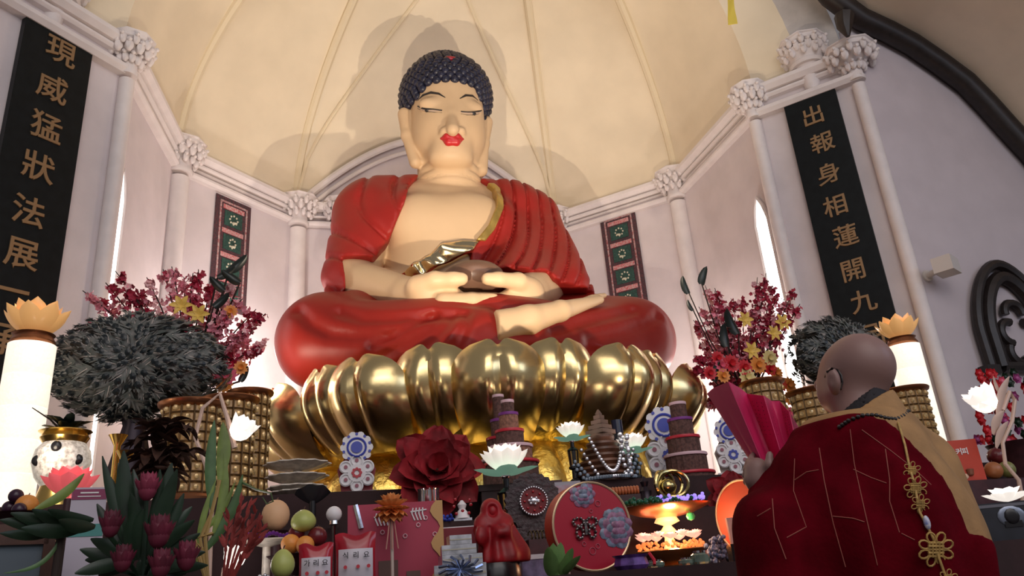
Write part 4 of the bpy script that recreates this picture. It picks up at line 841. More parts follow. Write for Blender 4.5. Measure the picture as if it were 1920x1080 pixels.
Y = 3.64; q = spot(1212, 935, Y); h = zat(1212, 893, Y) - T2; t = thing('dark_figurine', 'small dark bronze seated figurine left of the gold knot ornament', 'figurine', q, face(q)); b = B(); b.lathe([(.045, 0), (.05, h * .25), (.03, h * .45), (.032, h * .6), (.014, h * .72), (.022, h * .85), (.004, h)], (0, 0, 0), 14); b.build('figure', M('dark_bronze', (.035, .025, .035), .35, .6), t)
Y = 3.45; q = spot(868, 985, Y); s = S(q); t = thing('enamel_figure', 'tiny silver and red enamel figure right of the chrome cup', 'figurine', q, face(q)); zb = zat(868, 972, Y) - T2; zt = zat(868, 938, Y) - T2
b = B(); b.box((0, 0, max(.01, zb) / 2), (34 * s, .04, max(.01, zb)), 0); b.build('base', silver, t, False); b = B(); b.lathe([(14 * s, zb), (12 * s, zb + .02), (6 * s, zb + (zt - zb) * .5), (9 * s, zb + (zt - zb) * .75), (2 * s, zt)], (0, 0, 0), 14); b.build('body', white, t)
b = B(); beads(b, [(x * s, -.02, zb + z) for x, z in ((-16, .05), (-12, .02), (12, .02), (16, .055), (14, .075), (-13, .08), (0, .03))], 3.4 * s); b.build('red_beads', M('red_glass', (1, 1, 1)), t)
pile('sapphire_beads', 'small heap of deep blue glass beads between gift bag and figurine', 'beads', 838, 978, 3.44, 26, 10, M('blue_glass', (.03, .06, .40), .08), 24, 3.0, 5)
pile('jewellery_heap', 'heap of dull silver jewellery below the wheel plaque', 'jewellery', 975, 1003, 3.20, 50, 26, silver, 70, 3.4, 6)
t = thing('coil_ornament', 'dark gold wire spring coil right of the hooded figurine', 'ornament', spot(1010, 1012, 3.26)); zc = zat(1010, 1003, 3.26) - T1; b = B(); b.tube([(-.04 + .0022 * k, .018 * math.cos(k * .9), zc + .018 * math.sin(k * .9)) for k in range(40)], .003, 5); b.build('spring', M('dark_gold', (.16, .12, .06), .3, .8), t); b = B(); b.box((0, 0, (zc - .018) / 2), (.10, .05, zc - .018)); b.build('block', wine, t, False)
Y = 3.07; q = spot(1010, 1050, Y); s = S(q); h = zat(1010, 1039, Y) - T1; t = thing('white_case', 'white and violet flat case between figurine and round red box', 'box', q + V(0, .03, 0), face(q)); b = B(); b.box((0, 0, h * .4), (60 * s, .08, h * .8)); b.build('case', M('violet_grey', (.30, .25, .42), .4, noise=(20, .5)), t, False); b = B(); b.box((0, 0, h * .9), (62 * s, .085, h * .2)); b.build('lid', white, t, False)
q = spot(855, 1000, 3.14); s = S(q); h = zat(855, 990, 3.14) - T1; t = thing('red_book_stack', 'dark red boxed book standing behind the silver boxes', 'book', q, face(q)); b = B(); b.box((0, 0, h / 2), (74 * s, .04, h)); b.build('cover', M('dark_red_cover', (.20, .01, .02), .5), t, False); b = B(); b.box((0, .002, h + .002), (70 * s, .032, .004)); b.build('pages', white, t, False)
# ---- two tier gold lamp stand with blossoms
Y = 3.18; q = spot(1262, 1060, Y); s = S(P(1262, 1000, Y)); t = thing('tiered_gold_lamp', 'glowing two tier gold stand of pink blossom lights and a dish', 'lamp', q, face(q)); zz = lambda y: zat(1262, y, Y) - T1
warmgold = M('warm_lit_gold', (.90, .50, .20), .25, .9)
b = B(); b.lathe([(28 * s, 0), (30 * s, .01), (16 * s, .02), (24 * s, zz(1058)), (52 * s, zz(1042)), (66 * s, zz(1032)), (64 * s, zz(1030)), (30 * s, zz(1040)), (.01, zz(1042))], (0, 0, 0), 36); b.build('lower_bowl', warmgold, t)
b = B(); b.lathe([(16 * s, zz(1040)), (10 * s, zz(1020)), (8 * s, zz(1005)), (15 * s, zz(995)), (7 * s, zz(985)), (24 * s, zz(978)), (18 * s, zz(968))], (0, 0, 0), 24); b.build('stem', M('lit_amber_glass', (.9, .62, .30), .3, emit=.9, ecol=(1, .62, .25)), t)
b = B(); b.lathe([(18 * s, zz(970)), (50 * s, zz(964)), (84 * s, zz(951)), (86 * s, zz(948)), (50 * s, zz(958)), (.01, zz(961))], (0, 0, 0), 40); b.build('upper_dish', M('copper_gold', (.85, .40, .18), .3, .9), t)
pb = M('pink_blossom_light', (.95, .62, .52), .4, emit=.8, ecol=(1, .55, .42)); ob = M('orange_bead_light', (.9, .25, .08), .4, emit=.8, ecol=(1, .25, .06))
rr = random.Random(4)
for k in range(14):
    a = 2 * PI * k / 14 + .1; c = V(50 * s * math.cos(a), 50 * s * math.sin(a), zz(1012) + .01 * (k % 2)); b = B(); R = 15 * s * (1 + .2 * rr.random())
    for j in range(6): petal(b, c, 2 * PI * j / 6, R, R, .2, 1.0, .3, 3, 4)
    for j in range(5): petal(b, c, 2 * PI * (j + .5) / 5, R * .8, R * .8, .7, 1.4, .3, 3, 4)
    b.build('blossom_light', pb, t)
b = B(); beads(b, [((46 + 16 * rr.random()) * s * math.cos(a), (46 + 16 * rr.random()) * s * math.sin(a), zz(1030) + .03 * rr.random()) for a in np.linspace(0, 2 * PI, 90)], 3.4 * s); tag(b.build('bead_lights', ob, t), kind='stuff')
o = lamp('stand_glow', 'POINT', (0, 0, 0), 2.2, (1, .62, .35), shadow_soft_size=.03); o.parent = t; o.location = (0, -64 * s, zz(985))
for nm, lab, px, py, w_, h_, m, n, rp, sd in (('green_beads', 'strands of dark green glass beads on the tray of the tiered gold lamp', 1240, 946, 150, 8, M('emerald_glass', (.008, .09, .045), .12), 110, 4.2, 8), ('violet_lights', 'string of tiny violet lights on the tray of the tiered gold lamp', 1270, 938, 100, 8, M('violet_light', (.45, .35, .95), .3, emit=.7, ecol=(.40, .28, 1.0)), 95, 3.4, 9)):
    c = P(px, py, Y); s2 = S(c); b = B(); r3 = random.Random(sd); zb = q[2] + zz(947) + .004
    for i in range(n): b.ball(((r3.random() - .5) * w_ * s2, (r3.random() - .5) * .09, rp * s2 + r3.random() ** 2 * h_ * s2 + (.008 if 'violet' in nm else 0)), rp * s2, 7, 5)
    tag(b.build(nm, m, None, True, V(c[0], Y, zb)), lab, 'beads')
b = B(); c = P(1295, 968, Y - .1); b.ball((0, 0, 0), (.022, .012, .018), 8, 4); b.tube([(0, 0, .01), (.0, .03, .05)], .002, 4); tag(b.build('green_pendant', M('emerald_glow', (.06, .5, .16), .2), None, True, c), 'bright green glass pendant hanging under the gold dish', 'pendant')
# ---- glass and cloth at the bottom edge
Y = 2.60; q = spot(1186, 1075, Y); s = S(q); h = zat(1186, 1040, Y) - T1; t = thing('violet_bag', 'violet patterned cloth bag right of the round red box', 'bag', q, face(q)); b = B(); b.lathe([(26 * s, 0), (32 * s, h * .3), (28 * s, h * .8), (34 * s, h), (30 * s, h * .98), (20 * s, h * .8)], (0, 0, 0), 24, scal=lambda a, hh: 1 + .05 * math.cos(2 * PI * a * 8)); b.build('cloth', M('violet_brocade', (.20, .09, .42), .5, noise=(28, .8), col2=(.05, .02, .12)), t)
b = B(); b.tube([V(34 * s, -.02, h), V(40 * s, -.04, h * .5), V(38 * s, -.05, .01)], .006, 6); b.build('cord', M('red_ribbon', (1, 1, 1)), t)
gls = M('green_tinted_glass', (.30, .42, .34), .05, .0, trans=.6, noise=(10, .3))
for i, (px, yt, rp, lab) in enumerate(((1232, 1062, 17, 'small cut glass jar under the gold lamp bowl'), (1318, 1032, 18, 'greenish glass jar with chrome lid below the gold lamp'), (1290, 1064, 14, 'low faceted glass dish at the bottom edge'))):
    Y = 2.80; q = spot(px, 1080, Y); h = max(.03, zat(px, yt, Y) - T1); s = S(q); t = thing('glass_jar', lab, 'jar', q, 0, 'glass jars'); b = B(); b.lathe([(rp * s * .8, 0), (rp * s, .01), (rp * s, h * .7), (rp * s * .7, h * .85)], (0, 0, 0), 12); b.build('jar', gls, t, angle=20); b = B(); b.lathe([(rp * s * .75, h * .85), (rp * s * .75, h)], (0, 0, 0), 16); b.build('lid', chrome, t)
pile('snowflake_tinsel', 'heap of white and blue tinsel snowflakes left of the priest', 'tinsel', 1352, 1062, 2.95, 56, 46, M('white_blue_tinsel', (.40, .42, .55), .4, noise=(60, .8), col2=(.04, .05, .12)), 120, 4.0, 11)
Y = 2.62; q = spot(1402, 1078, Y); t = thing('silver_clasp_box', 'black box with silver triangular clasp beside the priest at bottom edge', 'box', q, face(q)); b = B(); b.box((0, 0, .03), (.10, .08, .06)); b.build('body', black, t, False); b = B(); b.prism([(-.03, .045), (.03, .045), (0, .06)], (0, -.042, 0), (1, 0, 0), (0, 0, 1), .004); b.build('clasp', chrome, t, False)
b = B(); rr = random.Random(12)
Y = 2.52; q = spot(1046, 1075, Y); t = thing('leafy_sprig', 'spray of fresh broad green leaves at the bottom edge before the round red box', 'foliage', q)
for i, (px, py) in enumerate(((1000, 1052), (1022, 1040), (1060, 1036), (1082, 1050), (1012, 1060), (1044, 1058), (1074, 1064), (1094, 1066), (1030, 1068))):
    tp = P(px, py, Y) - q; tp[2] = max(.03, tp[2] + .03); b = B(); L = np.linalg.norm(tp); az = math.atan2(-.25, tp[0]); el = math.asin(min(.98, tp[2] / L)); petal(b, (tp[0] * .3, 0, .0), az, L, .042, el, el + .2, .2, 4, 8); b.build('leaf', M('fresh_leaf', (.16, .30, .09), .5, noise=(12, .3)), t)
# dish of purple pearls left
t = thing('purple_pearls', 'strand of shiny purple pearls on a glass dish left of the peach', 'beads', spot(500, 1030, 3.1)); zc = zat(500, 1010, 3.1) - T1; s = S(P(500, 1010, 3.1))
b = B(); b.lathe([(.05, 0), (.015, .01), (.015, zc - .03), (.10, zc - .008), (.095, zc - .004), (.01, zc - .022)], (0, 0, 0), 20); b.build('dish', gl, t); b = B(); beads(b, [((-38 + 6.2 * k) * s, -.06 + .0 * k, zc + .008 + .006 * math.sin(k)) for k in range(13)], 4.6 * s, 8); b.build('pearls', M('purple_pearl', (.16, .03, .26), .15, .4), t)
# ================================================================== side wings: lamps, fans, blossom
for lab, (x0, x1) in (('left side wing of the altar under the large peacock feather fan', (-1.95, -.05)), ('right side wing of the altar under the feather fan', (2.95, 4.24))):
    b = B(); b.box((0, 0, T3 / 2), (x1 - x0, .88, T3)); tag(b.build('side_table', cloth, None, False, ((x0 + x1) / 2, 4.892, 0)), lab, 'table', 'altar side wings')
lit = M('lit_pierced_porcelain', (1, .95, .86), .4, emit=.95, ecol=(1, .86, .68), noise=(90, .22), bump=(60, .5)); amber = M('lit_amber_petal', (.95, .55, .22), .25, emit=.30, ecol=(1, .50, .16)); copper = M('copper_rim', (.32, .13, .06), .35, .8)
def column_lamp(px, pt, Y, wpx, ytop, fx, fy, fw, label):
    x = P(px, pt, Y)[0]; q = V(x, Y, T3); s = S(V(x, Y, 2.2)); r = wpx / 2 * s; h = zat(px, ytop, Y) - T3; t = thing('column_lamp', label, 'lamp', q, 0, 'tall lit lotus columns')
    b = B(); b.lathe([(r * 1.1, 0), (r * 1.1, .03), (r, .04)] + [z for i in range(5) for z in ((r, .04 + (h - .06) * (i + .96) / 5), (r * .975, .04 + (h - .06) * (i + .98) / 5), (r, .04 + (h - .06) * (i + 1) / 5))], (0, 0, 0), 28); b.build('shaft', lit, t)
    b = B(); b.lathe([(r * .8, h - .02), (r * .95, h), (r * .8, h + .03), (r * .9, h + .04)], (0, 0, 0), 24); b.build('collar', copper, t)
    R = fw / 2 * s * 1.15; c = V(0, 0, h + .03)
    for k, (n, e0, e1, l) in enumerate(((8, .15, 1.35, 1.25), (7, .45, 1.6, 1.25))):
        for j in range(n): b = B(); petal(b, c, 2 * PI * (j + .5 * k) / n, R * l, R * .85, e0, e1, .22, 6, 8, 0, .6); b.build('glass_petal', amber, t)
    b = B(); b.ball(c + V(0, 0, R * .35), R * .35, 12, 8); b.build('bulb', lampcore, t)
    o = lamp('column_glow', 'POINT', (0, 0, 0), 5, (1, .8, .55), shadow_soft_size=.08); o.parent = t; o.location = c + V(0, 0, R * .5)
    return t
column_lamp(62, 640, 4.3, 82, 642, 66, 600, 112, 'tall lit white lotus column left of the large peacock fan')
column_lamp(1690, 640, 4.42, 60, 645, 1678, 608, 76, 'tall lit white lotus column behind the head of the priest')
# ---- peacock feather fans
quill = M('grey_green_barb', (.075, .095, .085), .6, noise=(26, .5), col2=(.19, .185, .175)); eye = M('peacock_eye', (.004, .010, .013), .35); shaftm = M('pale_quill', (.50, .44, .40), .5)
def feather(b, base, tip, wid, rr, out):
    base = np.asarray(base); tip = np.asarray(tip); d = tip - base; L = np.linalg.norm(d); u, v = frame(d); a = rr.random() * 6.28; w_ = u * math.cos(a) + v * math.sin(a); d = d / L
    n = out - d * (out @ d); n = unit(n); sd = np.cross(d, n)
    for k in range(13):
        b.cur = 2 if k in (3, 8) else 0
        f = k / 12; s = (-1) ** k; p0 = base + d * L * f * .62; p1 = p0 + d * L * (.36 + .1 * rr.random()) + sd * s * wid * (.75 - .55 * f) * rr.uniform(.6, 1) + n * wid * rr.uniform(-.1, .22); m = unit(np.cross(unit(p1 - p0), n)) * wid * (.035 if b.cur else .10)
        b.add([p0 - m, p0 + m, p0 * .3 + p1 * .7 + m * .7, p1, p0 * .3 + p1 * .7 - m * .7], [(0, 1, 2, 3, 4)])
    b.cur = 1; c = base + d * L * .74 + n * .010; m2 = unit(n + out * .8); e1 = sd * wid * .25; e2 = unit(np.cross(e1, m2)) * wid * .29
    b.add([c + n * .004] + [c + e1 * math.cos(2 * PI * k / 8) + e2 * math.sin(2 * PI * k / 8) for k in range(8)], [(0, k + 1, (k + 1) % 8 + 1) for k in range(8)])
def fan(px, py, Y, rx, rz, n, label, vx, vy):
    c = P(px, py, Y); s = S(c); RX, RZ = rx * s, rz * s; t = thing('peacock_fan', label, 'feather arrangement', V(c[0], Y, T3), 0, 'domed peacock feather fans'); cc = c - V(c[0], Y, T3); rr = random.Random(px)
    root = cc - V(0, 0, RZ * .95); mats = [quill, eye, shaftm]; mass = B(); g = PI * (3 - math.sqrt(5))
    items = []
    for i in range(n):
        f = (i + .5) / n; ct = 1 - 1.25 * f; st = math.sqrt(max(0, 1 - ct * ct)); a = i * g + rr.gauss(0, .25)
        d = V(st * math.cos(a), -ct, st * math.sin(a)); k = .93 + .12 * rr.random()
        tip = cc + V(d[0] * RX, d[1] * RX * .62, d[2] * RZ) * k; items.append((ct, tip, d))
    items.sort(key=lambda q: -q[0])
    for i, (ct, tip, d) in enumerate(items):
        out = unit(V(d[0] / RX, d[1] / RX * 1.6, d[2] / RZ)); tg = unit((tip - cc) * V(1, .35, 1) + V(0, 0, .02)); tg = unit(tg - out * (tg @ out)); base = tip - unit(tg + out * (.42 + .30 * rr.random()) + V(rr.gauss(0, .14), rr.gauss(0, .14), rr.gauss(0, .14))) * rr.uniform(.12, .16)
        if i < 90: b = B(); feather(b, base, tip, .072, rr, out); b.build('feather', mats, t, False)
        else: feather(mass, base, tip, .072, rr, out)
    tag(mass.build('feather_mass', mats, t, False), kind='stuff')
    b = B(); b.ball(cc, (RX * .80, RX * .48, RZ * .80), 24, 16); b.build('core', M('dark_feather_down', (.03, .035, .034), .9, noise=(40, .5)), t)
    b = B(); zt = root[2] + RZ * .1; b.lathe([(.07, 0), (.08, .01), (.12, zt * .45), (.06, zt * .9), (.075, zt)], (root[0], root[1], 0), 20); b.build('vase', M('dark_bronze', (1, 1, 1)), t)
fan(263, 690, 4.72, 158, 108, 380, 'large dome of dark peacock feathers left of the statue', 0, 0)
fan(1566, 668, 4.62, 98, 76, 260, 'grey green dome of peacock feathers behind the shaved head of the priest', 0, 0)
# ---- blossom arrangements
pinkb = M('pink_blossom', (.80, .28, .36), .6, noise=(30, .4)); crim = M('crimson_blossom', (.40, .012, .05), .6, noise=(30, .4)); paleb = M('pale_pink_blossom', (.85, .50, .52), .6); twig = M('dark_twig', (.03, .018, .015), .8); lily = M('yellow_lily', (.80, .52, .10), .5); blackleaf = M('black_green_leaf', (.008, .014, .012), .35)
def blossom(b, c, R, n, rr):
    u, w_ = frame(n)
    for k in range(5):
        a = 2 * PI * k / 5 + rr; e = u * math.cos(a) + w_ * math.sin(a); f = np.cross(n, e)
        b.add([c, c + e * R * .6 - f * R * .42 + n * R * .18, c + e * R + n * R * .3, c + e * R * .6 + f * R * .42 + n * R * .18], [(0, 1, 2, 3)])
def arrangement(vx, Y, neck, tips, extra, label, seed):
    L = V(P(vx, neck, Y)[0], Y, T3); zn = zat(vx, neck, Y) - T3; rr = random.Random(seed); t = thing('blossom_arrangement', label, 'flower arrangement', L, 0, 'tall blossom arrangements'); rt = V(0, 0, zn)
    b = B(); b.lathe([(.08, 0), (.09, .02), (.14, zn * .5), (.07, zn * .88), (.09, zn)], (0, 0, 0), 20); b.build('vase', wine, t)
    mass = {0: B(), 1: B(), 2: B()}
    for i, (px, py, kind) in enumerate(tips):
        dy = rr.uniform(-.22, .22); tip = P(px, py, Y + dy) - L; mid = rt * .5 + tip * .5 + V(rr.uniform(-.03, .03), dy * .3, .06); pts = [rt * (1 - f) ** 2 + mid * 2 * f * (1 - f) + tip * f * f for f in np.linspace(0, 1, 14)]
        b = B(); b.tube(pts, [.008, .003], 4); b.build('branch', twig, t)
        for j in range(90):
            f = 1 - rr.random() ** 1.3 * .72; k = min(12, f * 13); i0 = int(k); p = pts[i0] * (1 - k + i0) + pts[min(13, i0 + 1)] * (k - i0); sp = .042 * (1.12 - f) + .008
            n = unit(V(rr.gauss(0, 1), -abs(rr.gauss(.8, .6)), rr.gauss(.2, .8))); kk = kind if rr.random() < .75 else rr.choice((0, 1, 2)); blossom(mass[kk], p + V(rr.gauss(0, sp), rr.gauss(0, sp), rr.gauss(0, sp)), rr.uniform(.015, .027), n, rr.random())
    for k, m in ((0, crim), (1, pinkb), (2, paleb)): o = tag(mass[k].build(('crimson_blossoms', 'pink_blossoms', 'pale_blossoms')[k], m, t, False), kind='stuff')
    for kind, px, py, R in extra:
        c = P(px, py, Y - .20) - L; b = B(); n = V(0, -1, .2)
        if kind == 'lily':
            for k in range(6): petal(b, (0, 0, 0), 2 * PI * k / 6, R, R * .5, .5, -.1, .2, 3, 6, 0, .8)
            b.v = [(c[0] + v[0], c[1] - v[2], c[2] + v[1]) for v in b.v]; b.build('lily', lily, t)
        elif kind == 'leaf':
            b.tube([rt, rt * .4 + c * .6 + V(0, .05, 0), c], .006, 4)
            b.build('leaf_stem', twig, t); b = B()
            petal(b, (0, 0, 0), .3 + rr.random() * 2.4, R * 1.3, R * .55, .2, -.5, .3, 4, 8); b.v = [(c[0] + v[0], c[1] + v[2], c[2] + v[1]) for v in b.v]; b.build('dark_leaf', blackleaf, t)
        else:
            m = {'red': M('red_gerbera', (.60, .02, .03), .5), 'orange': M('orange_gerbera', (.80, .30, .06), .5), 'cream': M('cream_rose', (.80, .66, .30), .5), 'pinkrose': M('pink_rose', (.75, .12, .20), .5)}[kind]
            for k in range(12): petal(b, (0, 0, 0), 2 * PI * k / 12, R, R * .5, .3, .1, .1, 2, 4, 0, .4)
            for k in range(8): petal(b, (0, 0, .004), 2 * PI * (k + .5) / 8, R * .6, R * .5, .8, .9, .2, 2, 4, 0, .4)
            b.v = [(c[0] + v[0], c[1] - v[2], c[2] + v[1]) for v in b.v]; b.build('round_flower', m, t)
arrangement(352, 5.12, 735, [(155, 545, 1), (178, 560, 0), (160, 600, 1), (198, 530, 0), (216, 508, 0), (232, 540, 0), (255, 545, 0), (275, 520, 2), (306, 505, 1), (322, 500, 1), (345, 520, 1), (362, 512, 0), (372, 505, 0), (395, 530, 0), (420, 540, 2), (440, 530, 2), (455, 560, 1), (480, 580, 0), (498, 588, 0), (465, 620, 1), (470, 640, 1), (500, 640, 2), (490, 655, 0), (430, 590, 1), (405, 600, 2), (440, 650, 0), (450, 690, 0)],
            [('lily', 340, 573, .075), ('lily', 372, 590, .075), ('orange', 432, 585, .05), ('leaf', 408, 520, .10), ('leaf', 430, 508, .12), ('leaf', 450, 530, .11), ('leaf', 420, 545, .10), ('leaf', 400, 575, .10), ('pinkrose', 425, 705, .07), ('orange', 420, 722, .06), ('orange', 452, 690, .05), ('leaf', 450, 715, .08)], 'tall pink and crimson blossom branches behind the large left peacock fan', 5)
arrangement(1405, 5.10, 760, [(1322, 535, 1), (1340, 540, 0), (1310, 575, 1), (1330, 570, 1), (1352, 560, 0), (1300, 600, 1), (1310, 640, 0), (1300, 668, 0), (1298, 690, 0), (1325, 620, 2), (1340, 545, 0), (1375, 560, 0), (1392, 555, 0), (1420, 520, 0), (1436, 512, 0), (1428, 540, 1), (1450, 530, 0), (1458, 545, 0), (1470, 560, 1), (1490, 540, 0), (1482, 570, 0), (1500, 570, 0), (1410, 580, 1), (1440, 590, 0), (1360, 620, 2), (1345, 650, 1), (1335, 720, 0), (1320, 760, 0), (1380, 610, 0)],
            [('lily', 1396, 600, .075), ('lily', 1466, 605, .08), ('lily', 1408, 658, .08), ('lily', 1450, 625, .07), ('leaf', 1292, 550, .11), ('leaf', 1316, 533, .12), ('leaf', 1300, 582, .07), ('leaf', 1385, 625, .16), ('leaf', 1365, 650, .14), ('orange', 1420, 685, .075), ('cream', 1442, 672, .07), ('cream', 1400, 708, .075), ('red', 1370, 682, .075), ('red', 1395, 690, .07), ('red', 1345, 672, .06), ('red', 1443, 692, .06), ('orange', 1355, 705, .06), ('pinkrose', 1352, 685, .06), ('orange', 1455, 700, .055), ('red', 1462, 722, .06), ('orange', 1478, 722, .065), ('orange', 1480, 748, .06), ('pinkrose', 1478, 775, .055), ('red', 1330, 700, .06), ('leaf', 1340, 715, .12)], 'tall crimson blossom branches with yellow lilies right of the statue', 6)
# ---- gold grid lamps
gb = M('gold_grid', (.22, .14, .07), .35, .8); ab = M('amber_crystal', (.68, .47, .22), .15, .3, noise=(60, .6), emit=.05, ecol=(1, .72, .35))
def grid_lamp(px, ytop, Y, wpx, label):
    q = spot(px, ytop, Y); s = S(P(px, ytop, Y)); r = wpx / 2 * s; h = zat(px, ytop, Y) - q[2]; t = thing('grid_lamp', label, 'lamp', q, 0, 'gold grid crystal lamps'); nc, nr = 14, 9; hz = h - .06
    b = B(); b.lathe([(r * .95, .03), (r * .95, h - .03)], (0, 0, 0), 24); b.build('inner_shade', M('amber_shade', (.34, .20, .08), .35, emit=.08, ecol=(1, .55, .2), noise=(40, .5)), t)
    b = B(); b.lathe([(r * 1.1, 0), (r * 1.12, .02), (r, .04)], (0, 0, 0), 28); b.build('base', copper, t)
    b = B(); b.lathe([(r * 1.0, h - .035), (r * 1.18, h - .02), (r * 1.22, h - .006), (r * 1.18, h), (r * .4, h)], (0, 0, 0), 32); b.build('rim', copper, t)
    b = B()
    for k in range(nc): a = 2 * PI * k / nc; b.tube([(r * math.cos(a), r * math.sin(a), .03), (r * math.cos(a), r * math.sin(a), h - .03)], .0055, 4)
    for k in range(nr + 1): z = .04 + hz * k / nr; b.tube([(r * math.cos(a), r * math.sin(a), z) for a in np.linspace(0, 2 * PI, 25)], .0055, 4)
    b.build('grid', gb, t)
    b = B()
    for k in range(nc):
        a = 2 * PI * (k + .5) / nc
        for m in range(nr): b.ball((r * math.cos(a), r * math.sin(a), .04 + hz * (m + .5) / nr), (r * .10, r * .10, hz / nr * .30), 6, 4)
    tag(b.build('crystals', ab, t), kind='stuff')
grid_lamp(361, 757, 4.05, 100, 'gold grid crystal lamp nearest the peacock fan, leftmost of the left three'); grid_lamp(432, 748, 4.34, 88, 'gold grid crystal lamp in the middle of the left three'); grid_lamp(470, 735, 4.62, 70, 'gold grid crystal lamp touching the left lotus petals')
grid_lamp(1427, 716, 4.62, 70, 'gold grid crystal lamp behind the raised pink sutra book'); grid_lamp(1524, 732, 4.30, 84, 'gold grid crystal lamp before the face of the priest'); grid_lamp(1694, 730, 4.10, 72, 'gold grid crystal lamp right of the collar of the priest')
# ---- pierced lantern pot, pink lotus and the left corner
Y = 3.98; q = spot(118, 850, Y); s = S(P(118, 850, Y)); zz = lambda y: zat(118, y, Y) - T3; t = thing('pierced_lantern', 'glowing white pierced round lantern with gold neck left of the peacock fan', 'lantern', q)
b = B(); b.lathe([(30 * s, max(.0, zz(912))), (42 * s, zz(895)), (50 * s, zz(868)), (46 * s, zz(845)), (36 * s, zz(832))], (0, 0, 0), 28); b.build('body', M('pierced_white', (.95, .90, .85), .35, noise=(55, .5), col2=(.25, .2, .18), emit=.25, ecol=(1, .88, .7)), t)
b = B(); b.lathe([(36 * s, zz(832)), (42 * s, zz(822)), (38 * s, zz(815)), (46 * s, zz(810)), (30 * s, zz(812))], (0, 0, 0), 28); b.build('neck', brass, t); b = B(); b.lathe([(40 * s, 0), (30 * s, max(.01, zz(912)))], (0, 0, 0), 20); b.build('foot', brass, t)
for a in (-2.3, -1.57, -.75): b = B(); b.ball((47 * s * math.cos(a), 47 * s * math.sin(a), zz(845 if a == -1.57 else 868)), (9 * s, 5 * s, 10 * s), 10, 8); b.build('dark_opening', black, t)  # black balls stand in for the lantern's dark round openings
b = B(); rr = random.Random(9)
for k in range(16): az = 2 * PI * k / 16; petal(b, (0, 0, zz(815)), az, .10 + .06 * rr.random(), .05, .5 + .7 * rr.random(), .2, .2, 3, 5)
b.build('dark_dried_leaves', blackleaf, t); b = B(); b.tube([(.0, -.02, zz(815)), (-.06, -.04, zz(790)), (-.14, -.05, zz(768))], [.006, .002], 4); b.build('twig', twig, t)
o = lamp('lantern_glow', 'POINT', (0, 0, 0), 1.5, WARM, shadow_soft_size=.05); o.parent = t; o.location = (-.02, -.22, zz(860))
Y = 3.5; q = spot(130, 915, Y); s = S(P(130, 915, Y)); t = thing('pink_lotus_light', 'glowing pink lotus candle light before the pierced lantern', 'lamp', q); zc = zat(130, 935, Y) - q[2]; R = 66 * s; pl = M('pink_lit_petal', (.90, .12, .16), .4, emit=.42, ecol=(1, .16, .16)); pl2 = M('pale_pink_lit_petal', (.95, .35, .35), .4, emit=.6, ecol=(1, .35, .30))
for k, (n, e0, e1, l, m) in enumerate(((9, .25, 1.15, 1.0, pl), (9, .55, 1.45, 1.0, pl), (7, .95, 1.6, .95, pl2))):
    for j in range(n): b = B(); petal(b, (0, 0, zc), 2 * PI * (j + .5 * k) / n, R * l, R * .75, e0, e1, .3, 5, 7, 0, .6); b.build('petal', m, t)
b = B(); b.lathe([(.06, 0), (.06, .01), (.015, .02), (.015, zc)], (0, 0, 0), 14); b.build('stand', wine, t)
Y = 3.1; q = spot(166, 950, Y); s = S(P(166, 950, Y)); h = zat(166, 917, Y) - q[2]; t = thing('tall_carton', 'white carton with plum and teal bands before the pink lotus light', 'carton', q, .2); b = B(); b.box((0, 0, h / 2), (58 * s, .08, h)); b.build('box', M('pale_carton', (.50, .46, .55), .5), t, False)
for f0, f1, m in ((.90, .985, M('plum_print', (.24, .03, .10), .5)), (.60, .70, M('teal_print', (.06, .25, .24), .5))): b = B(); b.box((0, -.041, h * (f0 + f1) / 2), (57 * s, .003, h * (f1 - f0))); b.build('band', m, t, False)
b = B(); b.box((0, -.044, h * .955), (30 * s, .002, h * .012)); b.box((0, -.044, h * .925), (38 * s, .002, h * .008)); b.build('line_print', white, t, False)
Y = 2.78; q = spot(38, 1060, Y); s = S(P(38, 1060, Y)); h = zat(60, 985, Y) - T1; w_ = 150 * s; t = thing('wooden_cabinet', 'brown wooden glass fronted shrine cabinet at the lower left corner', 'cabinet', q + V(-.05, 0, 0), .35); wd = M('reddish_brown_wood', (.085, .032, .020), .4, noise=(12, .35))
b = B(); b.box((0, .06, h * .5), (w_, .02, h)); b.box((0, 0, h - .015), (w_ * 1.05, .14, .03)); b.box((0, 0, .01), (w_, .14, .02)); b.build('carcass', wd, t, False)
b = B(); b.box((-w_ * .46, -.06, h * .5), (.03, .02, h - .06)); b.box((w_ * .46, -.06, h * .5), (.03, .02, h - .06)); b.box((0, -.06, h - .045), (w_ * .9, .02, .03)); f = b.build('door_frame', wd, t, False); b = B(); b.box((0, -.055, h * .5), (w_ * .88, .004, h * .7)); b.build('glass', M('grey_blue_glass', (.12, .15, .18), .1), f, False)
Y = 3.15; t = thing('fruit_heap_stand', 'dark stand with dull plums at the left edge beside the lit column', 'stand', spot(45, 960, Y)); zc = zat(45, 965, Y) - T1; b = B(); b.lathe([(.07, 0), (.02, .02), (.02, zc - .03), (.14, zc), (.01, zc - .01)], (0, 0, 0), 20); b.build('dish', wine, t)
fruit('orange', 'orange on the left stand beside the lit column', 'orange', 50, 948, Y, 20, orangem); plum = M('dark_plum', (.035, .010, .03), .3)
for i, (px, py, w2) in enumerate(((18, 952, 'leftmost'), (30, 930, 'topmost'), (36, 956, 'front'))): fruit('plum', 'dark plum left of the orange on the left stand, %s of three' % w2, 'plum', px, py, Y + (.06, .04, -.05)[i], 13, plum, group='dark plums', stemc=False)
